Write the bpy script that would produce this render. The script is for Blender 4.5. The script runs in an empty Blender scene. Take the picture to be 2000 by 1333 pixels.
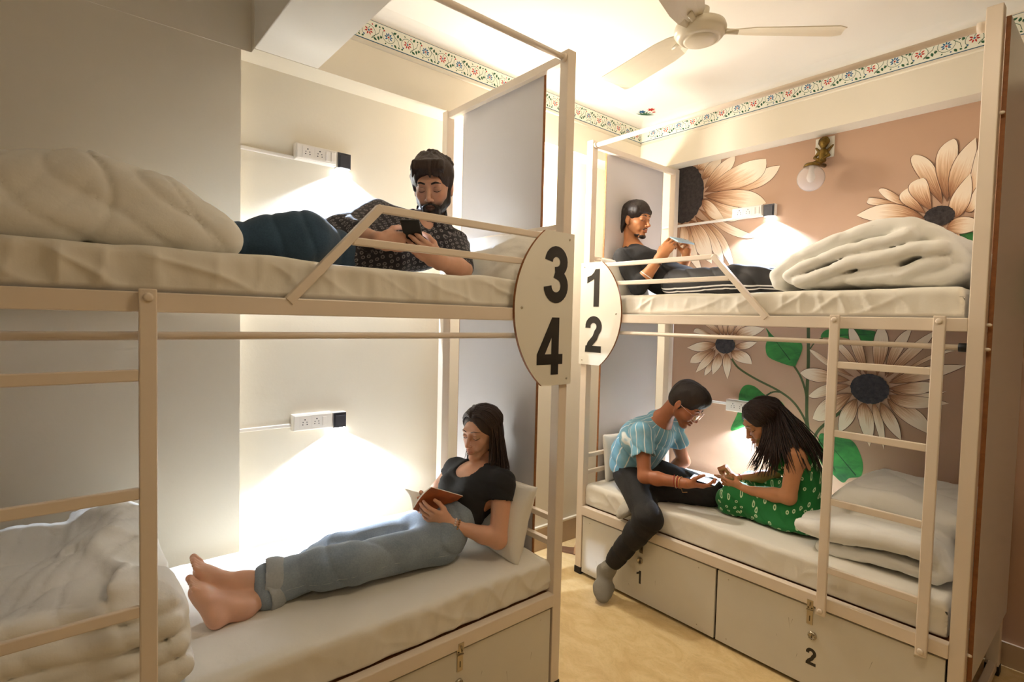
import bpy, bmesh, math, random
import numpy as np
from mathutils import Vector, Matrix, Quaternion
random.seed(7); np.random.seed(7)
SC = bpy.context.scene
COL = SC.collection
PI = math.pi
V = Vector

# ------------------------------------------------------------------ camera
CAM_H = 1.554
cam_data = bpy.data.cameras.new('camera')
cam = bpy.data.objects.new('camera', cam_data); COL.objects.link(cam)
cam_data.sensor_width = 36.0
cam_data.lens = 1043.854 / 2000 * 36
cam_data.clip_start = 0.05
_r = (0.6443324, 0.7643541, 0.0244646); _u = (-0.0466045, 0.0073153, 0.9988866); _f = (-0.7633241, 0.6447552, -0.0403358)
cam.matrix_world = Matrix(((_r[0], _u[0], -_f[0], 0), (_r[1], _u[1], -_f[1], 0), (_r[2], _u[2], -_f[2], CAM_H), (0, 0, 0, 1)))
SC.camera = cam

# ------------------------------------------------------------------ world, lights, exposure
world = bpy.data.worlds.new('world'); SC.world = world; world.use_nodes = True
world.node_tree.nodes['Background'].inputs[0].default_value = (1.0, 0.82, 0.58, 1)
world.node_tree.nodes['Background'].inputs[1].default_value = 0.05
SC.view_settings.view_transform = 'Standard'; SC.view_settings.look = 'None'
SC.view_settings.gamma = 1.0; SC.view_settings.use_curve_mapping = False
SC.view_settings.exposure = 0.32
def light(name, kind, loc, energy, color, **kw):
    d = bpy.data.lights.new(name, kind); d.energy = energy; d.color = color
    for k, v in kw.items():
        if k not in ('rot',): setattr(d, k, v)
    o = bpy.data.objects.new(name, d); COL.objects.link(o); o.location = loc
    if 'rot' in kw: o.rotation_euler = kw['rot']
    return o
WARM = (1.0, 0.86, 0.66)
SCONCE = (-2.44, 2.20, 2.40)          # lamp on the left wall, behind the head panel of the left bunk
light('sconce_lamp', 'POINT', SCONCE, 44, (1.0, 0.94, 0.86), shadow_soft_size=0.06)
light('aisle_lamp', 'AREA', (-0.35, 1.25, 2.92), 8, (1.0, 0.84, 0.62), size=0.45)
light('near_fill', 'AREA', (0.9, -0.9, 2.75), 3.5, (1.0, 0.80, 0.55), size=0.8, rot=(math.radians(30), 0, math.radians(40)))  # weak warm fill added behind the camera, for light from the other bay

# ------------------------------------------------------------------ helpers
def srgb(r, g, b):
    f = lambda c: (c / 255 / 12.92) if c / 255 <= 0.04045 else ((c / 255 + 0.055) / 1.055) ** 2.4
    return (f(r), f(g), f(b), 1)
def nd(nt, t, x=0, y=0, **kw):
    n = nt.nodes.new(t)
    for k, v in kw.items():
        if k == 'inp':
            for i, val in v.items(): n.inputs[i].default_value = val
        else: setattr(n, k, v)
    return n
def mat(name, color, rough=0.5, bump=0.0, bscale=40, vary=0.0, vscale=4, metal=0.0, trans=0.0, spec=0.5, emit=None, estr=0, sss=0.0, coord='Object', detail=4, sheen=0.0):
    m = bpy.data.materials.new(name); m.use_nodes = True
    nt = m.node_tree; b = nt.nodes['Principled BSDF']
    b.inputs['Base Color'].default_value = color; b.inputs['Roughness'].default_value = rough
    b.inputs['Metallic'].default_value = metal; b.inputs['Specular IOR Level'].default_value = spec
    if trans: b.inputs['Transmission Weight'].default_value = trans
    if sheen: b.inputs['Sheen Weight'].default_value = sheen
    if sss:
        b.inputs['Subsurface Weight'].default_value = sss; b.inputs['Subsurface Radius'].default_value = (0.012, 0.005, 0.003); b.inputs['Subsurface Scale'].default_value = 1.0
    if emit: b.inputs['Emission Color'].default_value = emit; b.inputs['Emission Strength'].default_value = estr
    tc = nd(nt, 'ShaderNodeTexCoord')
    if vary:
        n = nd(nt, 'ShaderNodeTexNoise', inp={'Scale': vscale, 'Detail': detail, 'Roughness': 0.6}); nt.links.new(tc.outputs[coord], n.inputs['Vector'])
        r = nd(nt, 'ShaderNodeMapRange', inp={'From Min': 0.3, 'From Max': 0.7, 'To Min': 1 - vary, 'To Max': 1 + vary * 0.4}); nt.links.new(n.outputs['Fac'], r.inputs['Value'])
        mx = nd(nt, 'ShaderNodeVectorMath', operation='SCALE'); mx.inputs[0].default_value = color[:3]; nt.links.new(r.outputs['Result'], mx.inputs['Scale'])
        nt.links.new(mx.outputs['Vector'], b.inputs['Base Color'])
    if bump:
        n2 = nd(nt, 'ShaderNodeTexNoise', inp={'Scale': bscale, 'Detail': 5, 'Roughness': 0.6}); nt.links.new(tc.outputs[coord], n2.inputs['Vector'])
        bp = nd(nt, 'ShaderNodeBump', inp={'Strength': bump, 'Distance': 0.01}); nt.links.new(n2.outputs['Fac'], bp.inputs['Height']); nt.links.new(bp.outputs['Normal'], b.inputs['Normal'])
    return m
class MB:
    """collects faces of one mesh"""
    def __init__(s): s.v = []; s.f = []; s.m = []; s.uv = []
    def add(s, vs, fs, mi=0, uv=None):
        o = len(s.v); s.v += [tuple(p) for p in vs]; s.f += [tuple(i + o for i in f) for f in fs]; s.m += [mi] * len(fs)
        s.uv += list(uv) if uv else [(0, 0)] * len(vs)
    def box(s, a, b, mi=0, T=None):
        x0, y0, z0 = a; x1, y1, z1 = b
        vs = [(x0, y0, z0), (x1, y0, z0), (x1, y1, z0), (x0, y1, z0), (x0, y0, z1), (x1, y0, z1), (x1, y1, z1), (x0, y1, z1)]
        if T: vs = [T(p) for p in vs]
        s.add(vs, [(0, 3, 2, 1), (4, 5, 6, 7), (0, 1, 5, 4), (1, 2, 6, 5), (2, 3, 7, 6), (3, 0, 4, 7)], mi)
    def tube(s, pts, rads, n=10, mi=0, caps=True, flat=1.0):
        pts = [V(p) for p in pts]
        if not hasattr(rads, '__len__'): rads = [rads] * len(pts)
        vs = []; up = None
        for i, p in enumerate(pts):
            d = (pts[min(i + 1, len(pts) - 1)] - pts[max(i - 1, 0)]).normalized()
            if up is None:
                up = d.orthogonal().normalized()
            else:
                up = (up - d * up.dot(d));
                up = up.normalized() if up.length > 1e-6 else d.orthogonal().normalized()
            sd = d.cross(up)
            for k in range(n):
                a = 2 * PI * k / n
                vs.append(p + (up * math.cos(a) + sd * math.sin(a) * flat) * rads[i])
        fs = []
        for i in range(len(pts) - 1):
            for k in range(n): fs.append((i * n + k, i * n + (k + 1) % n, (i + 1) * n + (k + 1) % n, (i + 1) * n + k))
        if caps: fs.append(tuple(range(n - 1, -1, -1))); fs.append(tuple((len(pts) - 1) * n + k for k in range(n)))
        s.add(vs, fs, mi)
    def sphere(s, c, r, mi=0, nu=16, nv=10, sc=(1, 1, 1), R=None):
        vs = []; fs = []
        for j in range(nv + 1):
            t = PI * j / nv
            for i in range(nu):
                a = 2 * PI * i / nu
                q = V((math.sin(t) * math.cos(a) * sc[0], math.sin(t) * math.sin(a) * sc[1], math.cos(t) * sc[2])) * r
                if R: q = R @ q
                vs.append(V(c) + q)
        for j in range(nv):
            for i in range(nu): fs.append((j * nu + i, (j + 1) * nu + i, (j + 1) * nu + (i + 1) % nu, j * nu + (i + 1) % nu))
        s.add(vs, fs, mi)
    def lathe(s, prof, c=(0, 0, 0), n=32, mi=0, R=None):
        vs = []; fs = []
        for (r, z) in prof:
            for i in range(n):
                a = 2 * PI * i / n; q = V((r * math.cos(a), r * math.sin(a), z))
                if R: q = R @ q
                vs.append(V(c) + q)
        for j in range(len(prof) - 1):
            for i in range(n): fs.append((j * n + i, j * n + (i + 1) % n, (j + 1) * n + (i + 1) % n, (j + 1) * n + i))
        s.add(vs, fs, mi)
    def poly_prism(s, pts, h0, h1, T, mi=0):
        n = len(pts); vs = [T((p[0], p[1], h0)) for p in pts] + [T((p[0], p[1], h1)) for p in pts]
        fs = [tuple(range(n - 1, -1, -1)), tuple(range(n, 2 * n))] + [(i, (i + 1) % n, n + (i + 1) % n, n + i) for i in range(n)]
        s.add(vs, fs, mi)
    def build(s, name, mats, parent=None, smooth=False, bevel=0, seg=2, kind=None, angle=None):
        me = bpy.data.meshes.new(name); me.from_pydata([tuple(p) for p in s.v], [], s.f)
        if not isinstance(mats, (list, tuple)): mats = [mats]
        for m in mats: me.materials.append(m)
        me.polygons.foreach_set('material_index', s.m)
        if any(u != (0, 0) for u in s.uv[:400]):
            ul = me.uv_layers.new(name='uv')
            for l in me.loops: ul.data[l.index].uv = s.uv[l.vertex_index]
        bm = bmesh.new(); bm.from_mesh(me); bmesh.ops.recalc_face_normals(bm, faces=bm.faces); bm.to_mesh(me); bm.free()
        if smooth: me.polygons.foreach_set('use_smooth', [True] * len(me.polygons))
        o = bpy.data.objects.new(name, me); COL.objects.link(o)
        if parent: o.parent = parent
        if bevel:
            b = o.modifiers.new('bevel', 'BEVEL'); b.width = bevel; b.segments = seg; b.limit_method = 'ANGLE'
        if kind: o['kind'] = kind
        return o
def tag(o, label=None, cat=None, group=None):
    if label: o['label'] = label
    if cat: o['category'] = cat
    if group: o['group'] = group
    return o
def thing(name, label, cat, loc=(0, 0, 0), group=None):
    o = bpy.data.objects.new(name, None); COL.objects.link(o); o.location = loc; o.empty_display_size = 0.05
    return tag(o, label, cat, group)
def adopt(root):
    """children were built in world coordinates; keep them there when the empty stands elsewhere"""
    bpy.context.view_layer.update()
    inv = Matrix.Translation(root.location).inverted()
    for c in root.children:
        if 'adopted' not in c.keys():
            c.matrix_parent_inverse = inv
def box_obj(name, a, b, m, parent=None, bevel=0, kind=None):
    mb = MB(); mb.box([min(x, y) for x, y in zip(a, b)], [max(x, y) for x, y in zip(a, b)]); return mb.build(name, m, parent, bevel=bevel, kind=kind)
def smooth_noise(P, seed=0, octaves=3, scale=1.0):
    """cheap vectorised noise: sums of warped sines, about -1..1"""
    rs = np.random.RandomState(seed); out = np.zeros(len(P)); a = 1.0; tot = 0
    Q = np.asarray(P) * scale
    for o in range(octaves):
        for k in range(3):
            d = rs.normal(size=3); d /= np.linalg.norm(d); e = rs.normal(size=3); e /= np.linalg.norm(e)
            out += a * np.sin(Q @ d * 2.0 ** o * 2 + 1.3 * np.sin(Q @ e * 2.0 ** o * 1.3 + rs.rand() * 6) + rs.rand() * 6)
            tot += a
        a *= 0.5
    return out / tot * 1.6

# ------------------------------------------------------------------ materials
M_cream = mat('cream_wall_paint', srgb(239, 229, 208), 0.75, bump=0.05, bscale=60, vary=0.03, vscale=1.5)
M_ceil = mat('white_ceiling_paint', srgb(247, 241, 229), 0.8, bump=0.04, bscale=40, vary=0.02, vscale=1)
M_mural = mat('brown_mural_ground', srgb(192, 156, 128), 0.72, bump=0.06, bscale=50, vary=0.05, vscale=2)
M_frame = mat('cream_metal_paint', srgb(240, 225, 206), 0.32, bump=0.03, bscale=25, vary=0.02, vscale=6)
M_board = mat('white_laminate_board', srgb(222, 218, 218), 0.28, bump=0.012, bscale=9, vary=0.03, vscale=2)
M_drawer = mat('worn_white_laminate', srgb(226, 220, 206), 0.35, bump=0.02, bscale=12, vary=0.05, vscale=3)
M_ply = mat('raw_plywood_edge', srgb(150, 96, 52), 0.7, vary=0.25, vscale=60)
M_black = mat('black_rubber', srgb(24, 22, 20), 0.6)
M_digit = mat('black_vinyl', srgb(36, 32, 26), 0.35)
M_steel = mat('zinc_plated_steel', srgb(190, 180, 160), 0.3, metal=1.0)
M_plate = mat('white_number_board', srgb(238, 232, 216), 0.35)
M_plastic = mat('white_socket_plastic', srgb(244, 236, 224), 0.3)
M_hole = mat('socket_hole', srgb(20, 16, 14), 0.6)
M_lampgrey = mat('dark_grey_plastic', srgb(58, 58, 64), 0.3)
M_led = mat('led_diffuser', (1, 1, 1, 1), 0.5, emit=(0.92, 0.95, 1, 1), estr=25)
M_brass = mat('aged_brass', srgb(128, 104, 52), 0.3, metal=1.0, bump=0.3, bscale=120, vary=0.4, vscale=50)
M_base = mat('baseboard_stone', srgb(196, 170, 140), 0.4, vary=0.08, vscale=8)
# ------------------------------------------------------------------ signed-distance modelling (numpy) for cloth, bedding and people
def A3(p): return np.array(p, dtype=np.float64)
class Field:
    def __init__(s): s.ops = []; s.disp = []
    def _add(s, fn, lo, hi, k, mode): s.ops.append((fn, A3(lo), A3(hi), k, mode)); return s
    def cone(s, a, b, ra, rb, k=0.02, mode='u', n=None, f=1.0):
        """round cone; n, f: stretched 1/f times along direction n"""
        a, b = A3(a), A3(b); ba = b - a; L2 = max(ba @ ba, 1e-12); nn = None if n is None else A3(n) / np.linalg.norm(A3(n))
        def fn(P):
            q = P - a; bb = ba; l2 = L2
            if nn is not None:
                q = q + np.outer(q @ nn, nn) * (f - 1); bb = ba + nn * (ba @ nn) * (f - 1); l2 = max(bb @ bb, 1e-12)
            h = np.clip(q @ bb / l2, 0, 1)
            return np.sqrt(((q - h[:, None] * bb) ** 2).sum(1)) - (ra + (rb - ra) * h)
        m = max(ra, rb) / min(f, 1.0)
        return s._add(fn, np.minimum(a, b) - m, np.maximum(a, b) + m, k, mode)
    def ell(s, c, r, R=None, k=0.02, mode='u'):
        c, r = A3(c), A3(r); Rm = np.eye(3) if R is None else np.asarray(R)
        def fn(P):
            q = (P - c) @ Rm.T
            k0 = np.sqrt(((q / r) ** 2).sum(1)); k1 = np.sqrt(((q / (r * r)) ** 2).sum(1)) + 1e-9
            return k0 * (k0 - 1) / k1
        m = r.max(); return s._add(fn, c - m, c + m, k, mode)
    def chain(s, pts, rads, k=0.02, **kw):
        for i in range(len(pts) - 1): s.cone(pts[i], pts[i + 1], rads[i], rads[i + 1], k, **kw)
        return s
    def sheet(s, path, r, axis, lo, hi, k=0.006, shift=None):
        """quilt layer: thick polyline in the plane normal to world axis (0=X,1=Y), stretched from lo to hi; path points (h, z)"""
        o = 1 - axis; path = [A3(p) for p in path]
        rr = r if hasattr(r, '__len__') else [r] * len(path)
        def fn(P):
            q2 = np.stack([P[:, o], P[:, 2]], 1)
            if shift is not None: q2 = q2 + shift(P)
            best = np.full(len(P), 9.0)
            for i in range(len(path) - 1):
                a, b = path[i], path[i + 1]; ba = b - a; h = np.clip((q2 - a) @ ba / (ba @ ba), 0, 1)
                d = np.sqrt(((q2 - a - h[:, None] * ba) ** 2).sum(1)); rad = rr[i] + (rr[i + 1] - rr[i]) * h
                e = np.maximum(np.maximum(lo - P[:, axis], P[:, axis] - hi) + rad, 0)
                best = np.minimum(best, np.sqrt(d * d + e * e) - rad)
            return best
        m = max(rr) + 0.05; l = np.zeros(3); h_ = np.zeros(3)
        l[axis], h_[axis] = lo - 0.02, hi + 0.02
        l[o] = min(p[0] for p in path) - m; h_[o] = max(p[0] for p in path) + m
        l[2] = min(p[1] for p in path) - m; h_[2] = max(p[1] for p in path) + m
        return s._add(fn, l, h_, k, 'u')
    def eval(s, P):
        d = np.full(len(P), 1.0)
        for fn, lo, hi, k, mode in s.ops:
            m = 0.05 + k * 2
            idx = np.nonzero(((P > lo - m) & (P < hi + m)).all(1))[0]
            if len(idx) == 0: continue
            x = fn(P[idx]); c = d[idx]
            if mode == 'u':
                if k > 0:
                    h = np.maximum(k - np.abs(c - x), 0) / k; c = np.minimum(c, x) - h * h * k * 0.25
                else: c = np.minimum(c, x)
            elif mode == 's':
                h = np.maximum(k - np.abs(c + x), 0) / max(k, 1e-9); c = np.maximum(c, -x) + h * h * k * 0.25
            d[idx] = c
        for f in s.disp: d = d + f(P)
        return d
    def bounds(s):
        us = [o for o in s.ops if o[4] == 'u']
        return np.min([o[1] for o in us], 0) - 0.03, np.max([o[2] for o in us], 0) + 0.03
    def mesh(s, h=0.006, lo=None, hi=None):
        """surface nets on a sparse grid; returns verts, quads"""
        l, u = s.bounds(); lo = l if lo is None else np.maximum(l, A3(lo)); hi = u if hi is None else np.minimum(u, A3(hi))
        B = 5; n = np.ceil((hi - lo) / h / B).astype(int) * B + B
        nc = n // B
        g = np.stack(np.meshgrid(*[lo[i] + (np.arange(nc[i]) + 0.5) * B * h for i in range(3)], indexing='ij'), -1).reshape(-1, 3)
        dc = s.eval(g).reshape(nc)
        act = np.abs(dc) < B * h * 1.35 + 0.004
        D = np.repeat(np.repeat(np.repeat(dc, B, 0), B, 1), B, 2).astype(np.float32)
        mask = np.repeat(np.repeat(np.repeat(act, B, 0), B, 1), B, 2)
        ii = np.argwhere(mask); D[mask] = s.eval(lo + (ii) * h + 0.0)
        S_ = D < 0
        c8 = [S_[a:n[0] - 1 + a, b:n[1] - 1 + b, c:n[2] - 1 + c] for a in (0, 1) for b in (0, 1) for c in (0, 1)]
        sm = sum(x.astype(np.int8) for x in c8); cell = (sm > 0) & (sm < 8)
        # only trust cells whose eight corners were evaluated
        m8 = np.ones_like(cell)
        for a in (0, 1):
            for b in (0, 1):
                for c in (0, 1): m8 &= mask[a:n[0] - 1 + a, b:n[1] - 1 + b, c:n[2] - 1 + c]
        cell &= m8
        idx = np.argwhere(cell); N = len(idx); vid = -np.ones(cell.shape, np.int64); vid[cell] = np.arange(N)
        acc = np.zeros((N, 3)); cnt = np.zeros(N)
        offs = [(a, b, c) for a in (0, 1) for b in (0, 1) for c in (0, 1)]
        for ax in range(3):
            for o in offs:
                if o[ax] == 1: continue
                o2 = list(o); o2[ax] = 1
                d0 = D[idx[:, 0] + o[0], idx[:, 1] + o[1], idx[:, 2] + o[2]]; d1 = D[idx[:, 0] + o2[0], idx[:, 1] + o2[1], idx[:, 2] + o2[2]]
                x = (d0 < 0) != (d1 < 0); t = np.where(x, d0 / np.where(d0 - d1 == 0, 1, d0 - d1), 0)
                p = np.tile(np.array(o, float), (N, 1)); p[:, ax] = t
                acc[x] += p[x]; cnt[x] += 1
        verts = lo + (idx + acc / np.maximum(cnt, 1)[:, None]) * h
        quads = []
        for ax in range(3):
            b, c = [(1, 2), (2, 0), (0, 1)][ax]
            sl = [slice(0, n[i] - 1) for i in range(3)]; s1 = [slice(0, n[i] - 1) for i in range(3)]; s1[ax] = slice(1, n[ax])
            e0 = S_[tuple(sl)]; e1 = S_[tuple(s1)]
            e = np.argwhere(e0 != e1); e = e[(e[:, b] > 0) & (e[:, c] > 0)]
            def vv(db, dc_):
                q = e.copy(); q[:, b] -= db; q[:, c] -= dc_; return vid[q[:, 0], q[:, 1], q[:, 2]]
            Q = np.stack([vv(0, 0), vv(1, 0), vv(1, 1), vv(0, 1)], 1)
            flip = e1[e[:, 0], e[:, 1], e[:, 2]]
            Q[flip] = Q[flip][:, ::-1]
            quads.append(Q[(Q >= 0).all(1)])
        return verts, np.concatenate(quads)
def np_mesh(name, verts, quads, mats, parent=None, smooth=True, relax=1, soft=0.5):
    v = np.array(verts); q = np.asarray(quads)
    for _ in range(relax):
        acc = np.zeros_like(v); cnt = np.zeros(len(v))
        for i in range(4):
            np.add.at(acc, q[:, i], v[q[:, (i + 1) % 4]]); np.add.at(cnt, q[:, i], 1)
            np.add.at(acc, q[:, i], v[q[:, (i - 1) % 4]]); np.add.at(cnt, q[:, i], 1)
        t = acc / np.maximum(cnt, 1)[:, None]; v = v * (1 - soft) + t * soft
    me = bpy.data.meshes.new(name)
    me.vertices.add(len(v)); me.vertices.foreach_set('co', v.astype(np.float32).ravel())
    me.loops.add(len(q) * 4); me.loops.foreach_set('vertex_index', q.astype(np.int32).ravel())
    me.polygons.add(len(q)); me.polygons.foreach_set('loop_start', np.arange(0, len(q) * 4, 4, dtype=np.int32))
    me.polygons.foreach_set('loop_total', np.full(len(q), 4, dtype=np.int32)) if hasattr(me.polygons[0], 'loop_total') and False else None
    me.update(calc_edges=True); me.validate()
    me.polygons.foreach_set('use_smooth', [smooth] * len(me.polygons))
    if not isinstance(mats, (list, tuple)): mats = [mats]
    for m in mats: me.materials.append(m)
    o = bpy.data.objects.new(name, me); COL.objects.link(o)
    if parent: o.parent = parent
    return o
def set_attr(o, name, vals):
    a = o.data.attributes.new(name, 'FLOAT_VECTOR' if np.ndim(vals) == 2 else 'FLOAT', 'POINT')
    a.data.foreach_set('vector' if np.ndim(vals) == 2 else 'value', np.asarray(vals, np.float32).ravel())
def co(o):
    a = np.zeros(len(o.data.vertices) * 3, np.float32); o.data.vertices.foreach_get('co', a); return a.reshape(-1, 3).astype(float)
# ================================================================== ROOM
WX, PX, BX = -2.5804, -2.48, -2.4341       # left wall, pillar face, left beam face
WY, BY = 3.3548, 3.2358                    # mural wall, its beam face
SOF, CEIL = 2.649, 2.995
XR_, YN = 2.2, -2.4                        # right wall, wall behind the camera
def S(o): o['kind'] = 'structure'; return o
def floor_mat():
    m = bpy.data.materials.new('cream_marble'); m.use_nodes = True; nt = m.node_tree; b = nt.nodes['Principled BSDF']
    tc = nd(nt, 'ShaderNodeTexCoord'); mp = nd(nt, 'ShaderNodeMapping', inp={'Scale': (1.6, 2.4, 1)})
    nt.links.new(tc.outputs['Object'], mp.inputs['Vector'])
    n = nd(nt, 'ShaderNodeTexNoise', inp={'Scale': 3.2, 'Detail': 9, 'Roughness': 0.68, 'Distortion': 1.2}); nt.links.new(mp.outputs[0], n.inputs['Vector'])
    r = nd(nt, 'ShaderNodeValToRGB'); e = r.color_ramp.elements
    e[0].position = 0.3; e[0].color = srgb(220, 190, 140); e[1].position = 0.62; e[1].color = srgb(238, 214, 164)
    x = e.new(0.46); x.color = srgb(229, 202, 150)
    nt.links.new(n.outputs['Fac'], r.inputs[0])
    v = nd(nt, 'ShaderNodeTexNoise', inp={'Scale': 9, 'Detail': 7, 'Roughness': 0.7, 'Distortion': 2.5}); nt.links.new(mp.outputs[0], v.inputs['Vector'])
    r2 = nd(nt, 'ShaderNodeValToRGB'); f = r2.color_ramp.elements
    f[0].position = 0.0; f[0].color = (1, 1, 1, 1); f[1].position = 1; f[1].color = (1, 1, 1, 1)
    for p, c in ((0.52, 1.0), (0.56, 0.90), (0.585, 1.0)):
        q = f.new(p); q.color = (c, c * 0.98, c * 0.93, 1)
    nt.links.new(v.outputs['Fac'], r2.inputs[0])
    mx = nd(nt, 'ShaderNodeMix', data_type='RGBA', blend_type='MULTIPLY'); mx.inputs[0].default_value = 1
    nt.links.new(r.outputs[0], mx.inputs[6]); nt.links.new(r2.outputs[0], mx.inputs[7]); nt.links.new(mx.outputs[2], b.inputs['Base Color'])
    b.inputs['Roughness'].default_value = 0.22
    return m
S(box_obj('floor', (WX - 0.2, YN, -0.12), (XR_, WY + 0.2, 0), floor_mat()))
S(box_obj('ceiling', (WX - 0.2, YN, CEIL), (XR_, WY + 0.2, CEIL + 0.12), M_ceil))
wl = S(box_obj('wall_left', (WX - 0.15, 0.45, 0), (WX, WY + 0.15, CEIL), M_cream))
S(box_obj('trim_1', (WX - 0.15, YN, 0), (PX, 0.581, CEIL), M_cream))                  # pillar and near stretch of the left wall
wb = S(box_obj('wall_back', (WX - 0.15, WY, 0), (XR_, WY + 0.15, CEIL), M_cream))
MX = -2.205                                # the brown mural ground starts beside the corner
box_obj('mural_ground', (MX, WY - 0.0005, 0), (XR_, WY, SOF), M_mural, wb)
S(box_obj('wall_right', (XR_, YN, 0), (XR_ + 0.12, WY + 0.15, CEIL), M_cream))
S(box_obj('wall_front', (WX - 0.15, YN - 0.12, 0), (XR_ + 0.12, YN, CEIL), M_cream))
S(box_obj('trim_2', (WX, 0.62, SOF), (BX, WY, CEIL), M_cream))
S(box_obj('trim_8', (WX, YN, SOF), (PX + 0.002, 0.62, CEIL), M_cream))                          # beam along the left wall
S(box_obj('trim_3', (BX, BY, SOF), (XR_, WY, CEIL), M_cream))                         # beam along the mural wall
S(box_obj('trim_4', (BX, 0.62, SOF), (XR_, 0.885, CEIL), M_ceil, bevel=0.004))        # cross beam
# mouldings under and over the painted border, and the crown cove
mb = MB(); mb.tube([(BX, 0.885, 2.842), (BX, BY, 2.842)], 0.009, 8); mb.tube([(BX, BY, 2.842), (XR_, BY, 2.842)], 0.006, 8)
S(mb.build('trim_5', M_cream, smooth=True))
mb = MB()
for (p0, p1, ax) in (((BX, 0.885), (BX, BY), 'x'), ((BX, BY), (XR_, BY), 'y')):
    prof = [(0.0, 2.962)] + [(0.05 - 0.05 * math.cos(a * PI / 12), 2.962 + 0.028 * math.sin(a * PI / 12)) for a in range(0, 7)] + [(0.075, CEIL)]
    vs = []
    for (px, py) in (p0, p1):
        for (d, z) in prof: vs.append((px + d, py, z) if ax == 'x' else (px, py - d, z))
    n = len(prof); mb.add(vs, [(i, i + 1, n + i + 1, n + i) for i in range(n - 1)])
S(mb.build('trim_6', M_ceil, smooth=True))
bb = S(box_obj('baseboard_left', (WX, 0.581, 0), (WX + 0.014, WY, 0.15), M_base))
S(box_obj('trim_7', (WX, 0.581, 0.15), (WX + 0.02, WY, 0.166), M_cream, bevel=0.003))
S(box_obj('baseboard_back', (WX + 0.014, WY - 0.014, 0), (XR_, WY, 0.11), M_base))

# ------------------------------------------------------------------ painted border
C_red, C_blue, C_green, C_line = [mat(n, c, 0.7) for n, c in (('border_red', srgb(196, 52, 44)), ('border_blue', srgb(44, 104, 146)), ('border_green', srgb(40, 94, 58)), ('border_teal_line', srgb(38, 92, 116)))]
BW = mat('border_white_ground', srgb(246, 244, 226), 0.7)
BM = [BW, C_red, C_blue, C_green, C_line]
def border(name, length, T, phase, parent):
    mb = MB(); z0, z1 = 2.8596, 2.9551
    def quad(s0, a, s1, b, d, mi): mb.add([T(s0, a, d), T(s1, a, d), T(s1, b, d), T(s0, b, d)], [(0, 1, 2, 3)], mi)
    quad(0, z0, length, z1, 0.0006, 0)
    quad(0, z0 - 0.002, length, z0 + 0.0022, 0.001, 4); quad(0, z1 - 0.0012, length, z1 + 0.0012, 0.001, 4)
    def leafp(c, ang, L, W, mi, d=0.0014, n=4):
        pts = []
        for k in range(n + 1): t = k / n; pts.append((t * L, W * math.sin(PI * t ** 0.8)))
        for k in range(n - 1, 0, -1): t = k / n; pts.append((t * L, -W * math.sin(PI * t ** 0.8)))
        ca, sa = math.cos(ang), math.sin(ang)
        mb.add([T(c[0] + x * ca - y * sa, c[1] + x * sa + y * ca, d) for x, y in pts], [tuple(range(len(pts)))], mi)
    def dot(c, r, mi, d=0.0015): mb.add([T(c[0] + r * math.cos(a * PI / 4), c[1] + r * math.sin(a * PI / 4), d) for a in range(8)], [tuple(range(8))], mi)
    def vine(pts, w, mi=3):
        vs = []
        for i, p in enumerate(pts):
            a, b = pts[max(i - 1, 0)], pts[min(i + 1, len(pts) - 1)]; dx, dy = b[0] - a[0], b[1] - a[1]; l = math.hypot(dx, dy) or 1
            vs += [T(p[0] - dy / l * w, p[1] + dx / l * w, 0.0012), T(p[0] + dy / l * w, p[1] - dx / l * w, 0.0012)]
        mb.add(vs, [(2 * i, 2 * i + 1, 2 * i + 3, 2 * i + 2) for i in range(len(pts) - 1)], mi)
    zc = 2.906; k = 0; s = phase
    while s < length - 0.03:
        if s > 0.03:
            red = k % 2 == 0; c1, c2 = (1, 2) if red else (2, 1); sg = 1 if red else -1
            for j in range(6 if red else 7):
                a = (-PI / 2 + (j - 2.5) * 0.84) if red else (PI / 2 + (j - 3) * 0.72)
                leafp((s + 0.006 * math.cos(a), zc + 0.006 * math.sin(a)), a, 0.0165, 0.0036, c1)
            dot((s, zc), 0.0045, c2)
            vine([(s, zc + sg * 0.006), (s + 0.001, zc + sg * 0.014), (s + 0.006, zc + sg * 0.02)], 0.0011)
            arc = [(s + 0.034 * math.cos(a), zc - sg * 0.004 + sg * 0.031 * math.sin(a)) for a in [PI * (0.95 - 0.145 * q) - PI * 0.0 for q in range(-2, 10)]]
            vine(arc, 0.0010)
            e = arc[-1]
            vine([e, (e[0] + 0.004, e[1] + sg * 0.008), (s + 0.051, zc + sg * 0.002), (s + 0.058, zc + sg * 0.026)], 0.0011)
            for (dx, dz, an, L, W) in ((0.03, 0.024, 0.9, 0.02, 0.0056), (-0.034, 0.008, 2.4, 0.016, 0.005), (0.024, -0.026, -0.4, 0.02, 0.0056), (0.047, -0.012, -1.3, 0.02, 0.006), (-0.024, -0.03, 3.6, 0.014, 0.0045), (0.05, 0.03, 0.4, 0.012, 0.004), (-0.012, 0.031, 2.6, 0.010, 0.003)):
                leafp((s + dx, zc + sg * dz), sg * an, L, W, 3)
            dot((s - 0.024, zc - sg * 0.024), 0.0042, c2); dot((s + 0.018, zc + sg * 0.033), 0.0036, c1)
            vine([(s - 0.04, zc + sg * 0.02), (s - 0.046, zc + sg * 0.012), (s - 0.043, zc + sg * 0.006), (s - 0.038, zc + sg * 0.009)], 0.0013)
        s += 0.1032; k += 1
    o = mb.build(name, BM, parent); return o
t2 = bpy.data.objects['trim_2']; t3 = bpy.data.objects['trim_3']
border('painted_border', BY - 0.885, lambda s, z, d: (BX + d, 0.885 + s, z), 1.122 - 0.885 - 0.1032 * 2, t2)
border('painted_border', XR_ - BX, lambda s, z, d: (BX + s, BY - d, z), (-1.708 + 2.4341) - 0.1032 * 7, t3)
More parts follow.
